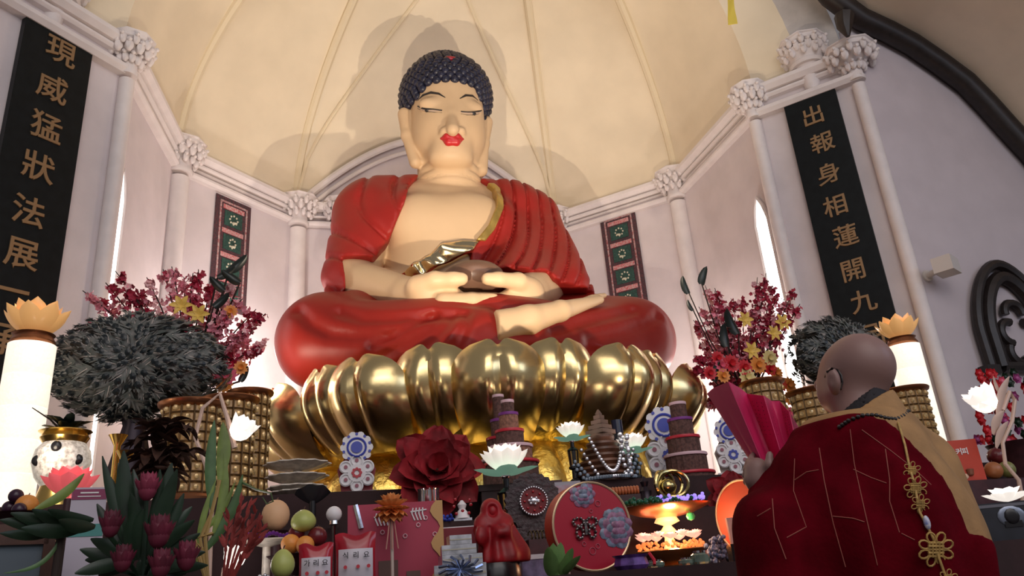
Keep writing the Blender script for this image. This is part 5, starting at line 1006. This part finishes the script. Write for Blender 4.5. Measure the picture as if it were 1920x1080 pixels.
# foliage in the left foreground
def leaf_between(b, a, c, w_, bend=.06, twist=.3, n=5, m=12):
    a = np.asarray(a, float); c = np.asarray(c, float); d = c - a; L = np.linalg.norm(d); view = unit((a + c) / 2 + q - V(0, 0, CZ)); sd = unit(np.cross(d, view)); nn = np.cross(sd, unit(d))
    def fn(i, j):
        u = 2 * i - 1; w2 = w_ * math.sin(PI * min(1, .06 + .93 * j)) ** .75 * .5; return a + d * j + sd * (u * w2 + bend * L * math.sin(PI * j)) + nn * (.22 * w2 * u * u)
    b.grid(fn, n, m, .0015)
leafm = M('olive_leaf', (.20, .28, .06), .45, noise=(14, .35)); midl = M('mid_green_leaf', (.07, .15, .05), .45, noise=(14, .35))
Y = 2.60; q = spot(115, 1000, Y); t = thing('dark_leaf_garland', 'bundle of glossy dark green leaves lying over the cabinet, one bright blade upright', 'foliage', q); b = B(); b.lathe([(.05, 0), (.05, .02), (.012, .03), (.012, zat(110, 985, Y) - T1)], (0, 0, 0), 10); b.build('holder', twig, t)
for (x0, y0, x1, y1, w_) in ((150, 975, 0, 975, .04), (165, 980, 20, 962, .04), (160, 985, 60, 955, .035), (170, 985, 40, 990, .04), (175, 975, 90, 955, .03), (178, 988, 110, 975, .035), (120, 990, 0, 1000, .03)): b = B(); leaf_between(b, P(x0, y0, Y) - q, P(x1, y1, Y - .1) - q, w_ * 1.1); b.build('leaf', dgreen, t)
b = B(); leaf_between(b, P(66, 955, Y - .03) - q, P(158, 888, Y) - q, .028, -.08); b.build('bright_leaf', leafm, t)
b = B(); leaf_between(b, P(118, 1000, Y) - q, P(8, 1075, Y - .08) - q, .012, .2); b.build('long_blade', midl, t)
# protea bouquet
Y = 2.46; q = spot(268, 1079, Y); t = thing('protea_bouquet', 'dark bouquet of burgundy proteas and long leaves in the left foreground', 'bouquet', q); burg = M('shaded_burgundy_protea', (.14, .012, .035), .6, noise=(14, .4)); burg2 = M('rose_protea', (.26, .03, .07), .6, noise=(14, .4)); rr = random.Random(21)  # protea colours kept dark to stand in for backlit shade
b = B(); b.lathe([(.05, 0), (.09, .03), (.10, .06), (.085, .08)], (0, 0, 0), 18); b.build('bowl', black, t)
def protea(px, py, Yp, rpx, m):
    c = P(px, py + rpx * .8, Yp) - q; R = 1.15 * rpx * S(P(px, py, Yp))
    b = B(); b.tube([V(0, 0, .06), c * .5 + V(0, 0, .04), c], .006, 5); st = b.build('stem', dgreen, t)
    b = B(); b.ball(c + V(0, 0, R * .7), (R * .55, R * .55, R * .8), 10, 8)
    for k, (n, l, e0, e1) in enumerate(((10, 1.5, .6, 1.4), (10, 1.7, .9, 1.7), (8, 1.6, 1.2, 1.9))):
        for j in range(n): petal(b, c, 2 * PI * (j + .5 * k) / n, R * l, R * .6, e0, e1, .25, 3, 6, 0, .7)
    b.build('protea_head', m, t)
for p in ((275, 915, 2.42, 27, burg2), (206, 985, 2.36, 26, burg), (296, 1000, 2.33, 32, burg), (348, 1045, 2.34, 28, burg), (228, 1050, 2.34, 26, burg), (300, 1060, 2.28, 28, burg)): protea(*p)
for (x1, y1, m, w_) in ((192, 855, dgreen, .022), (204, 890, dgreen, .03), (232, 845, dgreen, .040), (222, 868, dgreen, .03), (322, 868, dgreen, .04), (332, 880, dgreen, .036), (345, 925, dgreen, .03), (250, 880, dgreen, .03), (300, 880, dgreen, .026), (182, 945, dgreen, .03), (360, 950, dgreen, .03), (170, 1010, dgreen, .03), (375, 1000, dgreen, .03), (160, 1050, dgreen, .03), (250, 960, dgreen, .04), (270, 955, dgreen, .035), (320, 960, dgreen, .035), (215, 930, dgreen, .03), (390, 1060, dgreen, .03), (240, 1010, dgreen, .04), (275, 1040, dgreen, .04), (335, 1000, dgreen, .035), (180, 1075, dgreen, .03), (150, 1030, dgreen, .03), (140, 1075, dgreen, .03), (200, 1060, dgreen, .04), (320, 1040, dgreen, .04), (385, 1035, dgreen, .03), (350, 1075, dgreen, .04), (262, 985, dgreen, .04), (245, 925, dgreen, .035), (310, 1010, dgreen, .04), (225, 1010, dgreen, .04), (290, 1075, dgreen, .05), (365, 975, dgreen, .03)):
    b = B(); a = P(258 + .12 * (x1 - 258), 1050, Y) - q; leaf_between(b, a, P(x1, y1, Y + rr.uniform(-.05, .04)) - q, w_ * 1.25, rr.uniform(-.06, .06)); b.build('leaf', m, t)
# tall blades and dried stems right of it
Y = 2.75; q = spot(392, 1079, Y); t = thing('green_blade_plant', 'bright green strap leaves on golden stems before the gold grid lamps', 'plant', q); b = B(); b.lathe([(.05, 0), (.06, .05), (.05, .07)], (0, 0, 0), 14); b.build('pot', black, t)
for (x0, y0, x1, y1, w_, m, bd) in ((398, 960, 402, 788, .036, midl, .03), (412, 900, 418, 792, .045, leafm, -.04), (400, 1000, 420, 850, .03, leafm, -.06), (378, 1040, 455, 890, .032, midl, -.08), (362, 1010, 440, 905, .02, leafm, -.10), (370, 1060, 405, 900, .02, leafm, .05)): b = B(); leaf_between(b, P(x0, y0, Y) - q, P(x1, y1, Y) - q, w_ * .95, bd); b.build('strap_leaf', m, t)
for x0, x1, y1 in ((375, 398, 960), (385, 412, 900), (365, 400, 1000), (360, 380, 1030)): b = B(); b.tube([(0, 0, .05), P(x0, 1010, Y) - q, P(x1, y1, Y) - q], .006, 5); b.build('stem', M('golden_stem', (.42, .28, .10), .5), t)
b = B(); b.tube([P(455, 905, Y) - q, P(480, 918, Y) - q, P(508, 925, Y) - q, P(512, 940, Y) - q, P(500, 945, Y) - q, P(492, 932, Y) - q], [.012, .008, .005], 6, flat=.4); b.build('curled_tendril', midl, t)
b = B(); rr = random.Random(30); Y = 2.95; q = spot(302, 1010, Y); t = thing('dried_brown_orchid', 'cluster of dark brown dried blooms on a stalk over the protea bouquet', 'dried flowers', q); brn = M('dried_brown', (.06, .022, .012), .7, noise=(15, .5))
b.tube([(0, 0, 0), P(305, 930, Y) - q, P(300, 860, Y) - q], .008, 6); b.build('stalk', brn, t)
for px, py, R in ((290, 810, .07), (318, 800, .06), (345, 800, .05), (300, 850, .08), (275, 850, .06), (330, 850, .06), (350, 850, .05), (285, 880, .06), (310, 885, .06), (262, 830, .04)):
    c = P(px, py, Y) - q; b = B()
    for k in range(12): petal(b, c, 2 * PI * rr.random(), R * 1.5, R * .6, rr.uniform(-.8, .9), rr.uniform(-1.2, .2), .3, 3, 6, 0, .7)
    b.build('dried_bloom', brn, t)
b = B(); Y = 2.64; q = spot(418, 1060, Y); t = thing('red_dried_spray', 'spray of rust red dried spikes left of the large peach', 'dried flowers', q); rust = M('rust_red', (.26, .03, .025), .7, noise=(20, .4))
for x1, y1 in ((455, 930), (470, 940), (482, 955), (492, 968), (496, 985), (470, 975), (445, 955), (480, 1000), (430, 965)):
    b = B(); a = V(0, 0, .0); e = P(x1, y1, Y) - q
    b.tube([a, a * .5 + e * .5 + V(0, 0, .01), e], [.004, .002], 4)
    for k in range(9): f = .55 + .05 * k; p = a + (e - a) * f; leaf_between(b, p, p + unit(e) * .03 + V(rr.gauss(0, .012), rr.gauss(0, .012), rr.gauss(0, .006)), .010, 0, n=2, m=3)
    b.build('spike', rust, t)
# curved lotus lamps
arcwhite = M('bright_lit_petal', (1, .95, .9), .4, emit=.85, ecol=(1, .91, .82))
def arc_lotus(px, py, Y, R_px, stem, label, tilt, seed=1, leaves=()):
    q = spot(stem[-1][0], 1000, Y); t = thing('arched_lotus_lamp', label, 'lamp', q, 0, 'arched white lotus lamps'); c = P(px, py, Y) - q; R = R_px * S(P(px, py, Y)); M3 = np.array(Matrix.Rotation(tilt, 3, 'Y'))
    for k, (n, e0, e1, l) in enumerate(((7, .55, 1.5, 1.25), (6, .9, 1.7, 1.15))):
        for j in range(n): b = B(); petal(b, (0, 0, -R * .5), 2 * PI * (j + .5 * k) / n, R * l, R * .95, e0, e1, .25, 4, 6, 0, .6); b.v = [tuple(c + M3 @ np.array(v)) for v in b.v]; b.build('petal', arcwhite, t)
    b = B(); b.ball(c, R * .33, 10, 8); b.build('bulb', lampcore, t); pk = M('rose_ivory_stem', (.62, .44, .36), .4)
    b = B(); pts = [P(x, y, Y + .02) - q for x, y in stem] ; pts[-1] = V(pts[-1][0], .02, 0); b.tube(pts, [.011, .008, .010], 8); b.build('curved_stem', pk, t)
    for (x0, y0, x1, y1, w_) in leaves: b = B(); leaf_between(b, P(x0, y0, Y + .02) - q, P(x1, y1, Y) - q, w_); b.build('bract', pk, t)
    o = lamp('lotus_glow', 'POINT', (0, 0, 0), 2.0, PEACH, shadow_soft_size=.05); o.parent = t; o.location = c
arc_lotus(452, 806, 3.38, 42, [(440, 840), (428, 790), (412, 738), (380, 765), (366, 820), (385, 870), (398, 920), (398, 1010)], 'white lotus lamp on an arched stem before the left gold grid lamps', .5)
arc_lotus(440, 1046, 2.95, 40, [(430, 1060), (420, 1066), (415, 1075)], 'white lotus lamp glowing low at the bottom edge left of the pears', .2)
arc_lotus(1845, 752, 2.88, 46, [(1880, 770), (1893, 735), (1903, 750), (1898, 790), (1880, 830), (1885, 870), (1910, 900), (1915, 960)], 'white lotus lamp on an arched stem right of the priest', -.5, 1, ((1872, 790, 1892, 706, .05), (1880, 745, 1862, 705, .02), (1862, 815, 1882, 770, .05), (1868, 840, 1890, 790, .04)))
# small gilt cups
for px, y0, y1, Y, lab in ((222, 858, 816, 4.25, 'small gilt candle cup under the peacock fan, left one'), (236, 880, 846, 3.95, 'small gilt candle cup under the peacock fan, lower right one')):
    q = spot(px, y1, Y); h = zat(px, y1, Y) - q[2]; s = S(P(px, y1, Y)); b = B(); b.lathe([(14 * s, 0), (15 * s, .01), (5 * s, .02), (6 * s, h - 20 * s), (15 * s, h - 3 * s), (17 * s, h), (13 * s, h - 3 * s)], (0, 0, 0), 18); tag(b.build('gilt_cup', brass, None, True, q), lab, 'cup', 'gilt candle cups')
# ================================================================== right corner
RZ = P(1820, 903, 3.05)[2]
b = B(); b.box((0, 0, (RZ - T1) / 2), (.62, .34, RZ - T1)); tag(b.build('offering_stand', wine, None, False, (P(1860, 903, 3.05)[0], 3.16, T1)), 'dark wooden offering stand right of the priest carrying fruit', 'stand')
Y = 3.05; q = P(1814, 903, Y); q = V(q[0], Y, RZ); s = S(q); h = zat(1814, 826, Y) - RZ; t = thing('drink_carton', 'red drink mix carton with cup picture right of the priest shoulder', 'carton', q, -.35)
b = B(); b.box((0, 0, h / 2), (62 * s, .05, h)); b.build('carton', M('scarlet_carton', (.50, .045, .02), .4, noise=(5, .15)), t, False)
for i, ch in enumerate(('커', '피')): glyph(ch, .034, white, t, (-.014 + .028 * i, -.027, h * .72), V(1, 0, 0), V(0, 0, 1), V(0, -1, 0), 'letter', .02)
b = B(); b.lathe([(.006, 0), (.014, .005), (.018, .03)], (.012, -.026, h * .12), 14); b.ball((.012, -.027, h * .12 + .030), (.017, .012, .004), 10, 4); b.build('cup_print', M('coffee_print', (.20, .07, .04), .4), t); b = B(); b.ball((-.018, -.026, h * .12), (.02, .003, .014), 8, 5); b.build('cream_print', M('cream_print', (.70, .48, .35), .5), t)
for px, py, rp, nm, m, w2 in ((1868, 856, 16, 'apple', applem, 'dark red apple topmost on the right offering stand'), (1863, 882, 16, 'orange', M('brown_orange_peel', (.40, .14, .05), .4), 'dull orange fruit on the right offering stand beside the drink carton'), (1888, 880, 15, 'mango', M('olive_fruit', (.20, .20, .06), .4), 'olive green mango on the right offering stand')): fruit(nm, w2, nm, px, py, 3.02 if py > 870 else 3.08, rp, m)
Y = 2.78; q = spot(1892, 1010, Y); s = S(q); h = zat(1892, 942, Y) - T1; t = thing('dark_case', 'dark navy case with oval silver emblem at the right edge', 'case', q + V(.03, .02, 0), -.5); w_ = 105 * s; b = B(); b.box((0, 0, h / 2), (w_, .14, h)); b.build('case', M('dark_navy_case', (.018, .020, .030), .35, noise=(12, .3)), t, False)
b = B(); b.ball((.005, -.072, h * .62), (24 * s, .004, 19 * s), 20, 8); b.build('emblem', M('blue_grey_metal', (.22, .25, .32), .3, .7), t); b = B(); b.box((.005, -.073, h * .42), (30 * s, .004, 11 * s)); b.ball((.005, -.077, h * .62), (13 * s, .004, 14 * s), 14, 6); b.build('emblem_inlay', black, t); b = B(); b.box((0, -.071, h - .012), (w_, .004, .012)); b.build('edge_strip', M('slate_print', (.15, .15, .18), .4), t, False)
t2 = P(1876, 918, 2.82); t = thing('open_lotus_lamp', 'white open lotus lamp resting on the dark navy case', 'lamp', V(t2[0], 2.80, T1 + h)); R = 40 * S(t2); lotus_flower(t, V(0, 0, .004), R * 1.1, arcwhite, ((8, .1, .6, 1.0), (7, .5, 1.0, .85), (5, .9, 1.4, .6)))
for i, (px, yt, lab) in enumerate(((1868, 1020, 'clear stoppered bottle below the dark navy case, left one'), (1888, 1012, 'blue stoppered bottle below the dark navy case, middle one'), (1910, 1018, 'blue glass bottle below the dark navy case, right one'))):
    Y = 2.58; q = spot(px, 1075, Y); hh = zat(px, yt, Y) - T1; m = M('blue_bottle_glass', (.10, .16, .36), .08, trans=.4) if i else M('clear_bottle_glass', (.45, .45, .50), .08, trans=.5); t = thing('glass_bottle', lab, 'bottle', q, 0, 'glass bottles at the right edge'); r = 9 * S(q); b = B(); b.lathe([(r, 0), (r, hh * .5), (r * .4, hh * .68), (r * .35, hh * .8)], (0, 0, 0), 16); b.build('bottle', m, t); b = B(); b.lathe([(r * .45, hh * .8), (r * .6, hh * .86), (r * .5, hh)], (0, 0, 0), 12); b.build('stopper', chrome, t)
Y = 3.55; q = spot(1900, 800, Y); t = thing('red_flower_basket', 'basket of red and mauve flowers behind the right arched lotus lamp', 'flower arrangement', q); zb = zat(1900, 830, Y) - q[2]; b = B(); b.lathe([(.10, 0), (.11, zb * .6), (.17, zb), (.02, zb * .95)], (0, 0, 0), 20); b.build('basket', wine, t); rr = random.Random(8)
for k in range(64):
    px, py = rr.uniform(1825, 1935), rr.uniform(700, 830); c = P(px, py, Y + rr.uniform(-.12, .12)) - q; m = (M('red_gerbera', (1, 1, 1)), M('mauve_bloom', (.36, .06, .22), .5), M('pink_rose', (1, 1, 1)), dgreen)[int(k % 4)] if px > 1870 or py > 780 else M('red_gerbera', (1, 1, 1))
    b = B()
    for j in range(6): petal(b, c, 2 * PI * j / 6, .04, .035, .1, .9, .3, 3, 4)
    b.ball(c + V(0, 0, .01), .018, 6, 4); b.v = [(v[0], c[1] - (v[2] - c[2]), c[2] + (v[1] - c[1])) for v in b.v]; b.build('bloom', m, t)
pile('jewellery_heap', 'heap of dull silver jewellery at the bottom edge left of the fruit bowl', 'jewellery', 490, 1055, 2.86, 70, 40, silver, 120, 4.0, 31)
pile('glass_beads', 'scatter of smoky glass beads under the purple pearls', 'beads', 575, 1000, 3.34, 60, 14, M('smoky_bead', (.20, .14, .12), .1, .3), 70, 4.2, 32)
pile('glass_beads', 'scatter of smoky glass beads below the jewellery by the wheel plaque', 'beads', 1046, 1022, 3.30, 30, 22, M('smoky_bead', (1, 1, 1)), 60, 4.0, 33)
# ================================================================== the priest
YB = 1.66
Q = lambda x, y, Y=YB: P(x, y, Y)
pr = thing('person', 'shaved head priest in dark red patched robe seen from behind, holding up a pink sutra', 'person', V(Q(1640, 900)[0], YB, 0)); PL = np.array(pr.location)
flesh = M('priest_skin', (.27, .16, .145), .45, noise=(6, .08), spec=.45); kasaya = M('dark_red_robe_cloth', (.10, .001, .006), .9, spec=.05, noise=(14, .25), bump=(120, .15)); tan = M('ochre_robe_cloth', (.36, .20, .08), .8, noise=(14, .2), bump=(120, .15)); blackcloth = M('black_collar_cloth', (.012, .010, .014), .8)
def d_head(p):
    d = smin(ell(p, Q(1612, 688, 1.67), (.083, .094, .088)), ell(p, Q(1586, 712, 1.74), (.066, .062, .075)), .05)
    d = smin(d, ell(p, Q(1566, 742, 1.76), (.040, .045, .050)), .04)                      # jaw, cheek
    d = smin(d, cap(p, Q(1545, 706, 1.80), Q(1537, 722, 1.83), .012, .016), .015)          # nose
    d = smin(d, ell(p, Q(1552, 742, 1.80), (.018, .02, .012)), .015)
    d = smin(d, cap(p, Q(1600, 742, 1.69), Q(1625, 800, 1.66), .062, .068), .04)           # neck
    e = smin(ell(p, Q(1562, 712, 1.640), (.014, .022, .033)), ell(p, Q(1566, 732, 1.65), (.010, .014, .014)), .01)
    e = np.maximum(e, -ell(p, Q(1556, 712, 1.628), (.010, .012, .019)))
    return smin(d, e, .008)
def d_hand(p):
    pal = chain(p, [Q(1440, 925, 1.80), Q(1424, 898, 1.80), Q(1420, 880, 1.80)], [.028, .034, .030], .02)
    for k, (x0, y0, x1, y1, x2, y2, dy) in enumerate(((1412, 885, 1405, 868, 1412, 852, .00), (1410, 892, 1400, 880, 1403, 862, .025), (1410, 900, 1398, 892, 1399, 876, .05), (1412, 908, 1400, 904, 1398, 890, .07))): pal = smin(pal, chain(p, [Q(x0, y0, 1.80 + dy), Q(x1, y1, 1.81 + dy), Q(x2, y2, 1.83 + dy)], [.0105, .0095, .0075], .004), .006)
    return smin(pal, chain(p, [Q(1434, 892, 1.78), Q(1442, 872, 1.75), Q(1443, 852, 1.75)], [.015, .012, .009], .006), .012)
def d_trunk(p):
    d = smin(cap(p, Q(1615, 850, 1.68), Q(1655, 1010, 1.68), .15, .20), cap(p, Q(1655, 1010, 1.68), V(Q(1660, 1080)[0], YB, .25), .20, .26), .1)
    d = smin(d, cap(p, Q(1615, 812, 1.68), Q(1540, 888, 1.70), .070, .075), .07); d = smin(d, cap(p, Q(1635, 812, 1.68), Q(1712, 868, 1.70), .070, .080), .07)
    d = smin(d, cap(p, Q(1530, 900, 1.70), Q(1480, 1010, 1.70), .075, .08), .06); d = smin(d, cap(p, Q(1475, 1010, 1.70), Q(1442, 935, 1.79), .075, .045), .05)
    d = smin(d, cap(p, Q(1730, 882, 1.70), Q(1780, 1030, 1.70), .080, .094), .06); d = smin(d, cap(p, Q(1455, 1000, 1.72), Q(1470, 1100, 1.70), .075, .09), .06)
    return d
def folds(p): return .010 * np.sin(p[:, 0] * 46 + 7 * p[:, 2] + 1.5 * np.sin(9 * p[:, 2])) * np.clip((1.50 - p[:, 2]) * 3, 0, 1)
KP = pxz([(1560, 770), (1640, 760), (1682, 782), (1708, 812), (1742, 865), (1766, 915), (1778, 960), (1788, 1000), (1840, 1018), (1900, 1400), (1300, 1400), (1380, 1000), (1388, 922), (1445, 925), (1440, 840), (1500, 790)], 1.50)
def d_kas(p): return smax(d_trunk(p) - .014 + folds(p), poly2(p[:, [0, 2]], KP), .008)
lo_, hi_ = V(PL[0] - .55, 1.25, .08), V(PL[0] + .55, 2.1, 1.62)
sdf_obj('body', lambda p: np.minimum(d_head(p), d_hand(p)), V(Q(1395, 900)[0] - .05, 1.4, 1.2), V(Q(1690, 700)[0] + .05, 1.98, 1.75), .0065, flesh, pr, PL)
sdf_obj('under_robe', lambda p: smax(d_trunk(p) - .004 + .4 * folds(p), p[:, 2] - Q(1620, 775)[2], .02), lo_, hi_, .014, tan, pr, PL)
sdf_obj('red_robe', d_kas, lo_, hi_, .011, kasaya, pr, PL)
def band(p, za, zb, r):   # neck bands
    a, b_ = Q(1622, za, 1.67), Q(1632, zb, 1.67); return cap(p, a, b_, r, r + .012)
sdf_obj('black_collar', lambda p: np.maximum(cap(p, Q(1606, 744, 1.69), Q(1628, 775, 1.675), .070, .082), -(cap(p, Q(1600, 742, 1.69), Q(1625, 800, 1.66), .066, .07))) + 0 * p[:, 0] if False else np.maximum(np.abs(cap(p, Q(1600, 735, 1.69), Q(1630, 800, 1.66), .070, .076)) - .004, np.abs(p[:, 2] - Q(1622, 744)[2] + .35 * (p[:, 1] - 1.60) - .48 * (p[:, 0] - Q(1622, 744)[0])) - .022), V(Q(1560, 740)[0] - .05, 1.5, 1.42), V(Q(1690, 740)[0] + .05, 1.85, 1.68), .006, blackcloth, pr, PL)
sdf_obj('ochre_collar', lambda p: np.maximum(np.abs(cap(p, Q(1604, 735, 1.69), Q(1634, 810, 1.66), .078, .096)) - .006, np.abs(p[:, 2] - Q(1634, 769)[2] + .30 * (p[:, 1] - 1.58) - .44 * (p[:, 0] - Q(1634, 769)[0])) - .036), V(Q(1550, 760)[0] - .05, 1.45, 1.35), V(Q(1700, 760)[0] + .05, 1.9, 1.66), .006, tan, pr, PL)
# glasses
b = B(); fr = M('black_spectacle', (.015, .012, .014), .3); b.tube([front(d_head, x, y, 1.2, 60, .003) for x, y in ((1546, 706), (1551, 697), (1560, 691), (1570, 694), (1577, 704), (1579, 718), (1576, 730))], .0032, 6)
g = [Q(1541, 712, 1.81) + V(.012 * math.cos(a) * .5, .018 * math.cos(a), .014 * math.sin(a)) for a in np.linspace(0, 2 * PI, 15)]; b.tube(g, .0016, 5); b.tube([g[0], Q(1543, 704, 1.78)], .002, 5); b.v = [tuple(np.array(v) - PL) for v in b.v]; gl2 = b.build('spectacles', fr, pr)
# bead string on the neck
b = B(); n = 21
dn = lambda p: np.minimum(np.minimum(d_kas(p), d_trunk(p)), cap(p, Q(1604, 735, 1.69), Q(1634, 810, 1.66), .084, .102))
pts = [front(dn, x, y, 1.0, 60, .004) for x, y in ((1574, 800), (1590, 789), (1615, 779), (1640, 778), (1662, 784), (1680, 786), (1694, 779), (1703, 771))]
cum = np.linspace(0, len(pts) - 1.001, n)
for c in cum: i = int(c); b.ball(pts[i] * (1 - c + i) + pts[i + 1] * (c - i) - PL, .0054, 7, 5)
b.build('prayer_beads', M('black_wood_bead', (.012, .009, .009), .3), pr)
# seams of the patched robe
seam = M('pink_seam_thread', (.30, .08, .06), .8)
for ln in (([(1536, 840), (1545, 900), (1562, 980), (1590, 1080)]), ([(1594, 805), (1602, 870), (1622, 960), (1650, 1080)]), ([(1490, 860), (1488, 920), (1512, 988), (1468, 1012)]), ([(1600, 880), (1632, 895), (1668, 908)]), ([(1660, 842), (1668, 900), (1668, 940), (1690, 1010)]), ([(1448, 935), (1452, 990), (1478, 1060)]), ([(1490, 900), (1512, 885), (1540, 880)]), ([(1562, 968), (1600, 972), (1625, 980)]), ([(1616, 806), (1670, 845), (1715, 880), (1752, 915)]), ([(1690, 1000), (1720, 1015)]), ([(1420, 968), (1450, 950)])):
    pp = []
    for (x0, y0), (x1, y1) in zip(ln[:-1], ln[1:]):
        for f in np.linspace(0, 1, 7)[:-1]: pp.append(front(d_kas, x0 + (x1 - x0) * f, y0 + (y1 - y0) * f, 1.0, 60, .0005) - PL)
    b = B(); b.tube(pp, .0012, 4); b.build('seam', seam, pr)
# gold knotted tassel down the back
gold_cord = M('gold_cord', (.52, .33, .10), .6, noise=(60, .3)); t = None
dk2 = lambda p: np.minimum(d_kas(p), d_trunk(p) - .004)
fp = lambda x, y, o=.006: front(dk2, x, y, 1.0, 60, o) - PL
b = B(); b.tube([fp(1684, 792), fp(1697, 835), fp(1704, 870), fp(1715, 910), fp(1724, 960), fp(1738, 985), fp(1750, 1010), fp(1760, 1045), fp(1772, 1078), fp(1778, 1100)], .0028, 6); tas = b.build('tassel_cord', gold_cord, pr)
def knot(x, y, rp, loops):
    rp *= 1.25
    c = fp(x, y, .009); s = rp * S(c + PL); b = B(); rt, up = CB @ V(1, 0, 0), CB @ V(0, -1, 0)
    for i in range(-2, 3):
        for u, v in ((rt, up), (up, rt)): b.tube([c + u * s * .16 * i * 1.2 - v * s * .45 - ray(x, y) * 1e-6 * (i % 2), c + u * s * .16 * i * 1.2 + v * s * .45], s * .075, 5)
    for k in range(loops):
        a = 2 * PI * k / loops + .4; d = rt * math.cos(a) + up * math.sin(a); e = -rt * math.sin(a) + up * math.cos(a); b.tube([c + d * s * .4 + (d * (1 - math.cos(w_)) * .32 + e * math.sin(w_) * .24) * s for w_ in np.linspace(0, 2 * PI, 11)], s * .06, 5)
    b.build('knot', gold_cord, tas)
knot(1710, 882, 13, 6); knot(1717, 915, 17, 7); knot(1726, 945, 14, 6); knot(1755, 1030, 26, 8); knot(1778, 1085, 14, 6)
b = B(); c = fp(1738, 980, .008); b.ball(c, (.007, .007, .015), 10, 8); b.build('blue_bead', M('blue_white_porcelain', (.20, .25, .55), .25, noise=(120, .8), col2=(.7, .7, .75)), tas)
b = B()
for sx in (-.09, .09): b.ball((sx, .04, .05), (.05, .13, .05), 12, 8)
b.build('shoes', blackcloth, pr)
# the folded sutra he holds up
mag = M('magenta_sutra_paper', (.62, .02, .13), .55, noise=(8, .1)); s0 = Q(1425, 890, 1.83)  # paper colour brightened in place of light passing through the pages
bk = thing('sutra_book', 'open folded magenta pink sutra held upright by the priest', 'book', s0); A = [(1326, 738, 1.99), (1340, 726, 1.90), (1366, 716, 1.80), (1384, 726, 1.93), (1400, 738, 1.95), (1432, 742, 1.84), (1446, 752, 1.94), (1462, 752, 1.92), (1480, 772, 1.84), (1496, 800, 1.90)]
Bt = [(1438, 912, 1.88), (1440, 905, 1.84), (1444, 900, 1.80), (1452, 897, 1.86), (1462, 893, 1.87), (1476, 888, 1.80), (1484, 880, 1.86), (1492, 870, 1.85), (1500, 862, 1.80), (1508, 850, 1.84)]
for i in range(9):
    a0, a1, b0, b1 = Q(*A[i]) - s0, Q(*A[i + 1]) - s0, Q(*Bt[i]) - s0, Q(*Bt[i + 1]) - s0
    b = B(); b.grid(lambda u, v: (a0 * (1 - u) + a1 * u) * (1 - v) + (b0 * (1 - u) + b1 * u) * v + V(0, .012 * math.sin(PI * v) * math.sin(PI * u), 0), 6, 10, .0012); pg_ = b.build('page', mag, bk)
    if i in (4, 5, 7, 8):
        b = B()
        for r_ in range(9):
            for c_ in range(3): u, v = .2 + .28 * c_, .10 + .05 * r_; p = (a0 * (1 - u) + a1 * u) * (1 - v) + (b0 * (1 - u) + b1 * u) * v - unit(ray(*A[i][:2])) * .004 + V(0, .012 * math.sin(PI * v) * math.sin(PI * u), 0); b.ball(p, (.0016, .0006, .0016), 5, 3)
        b.build('text_print', M('dark_red_ink', (.16, .005, .02), .6), pg_)
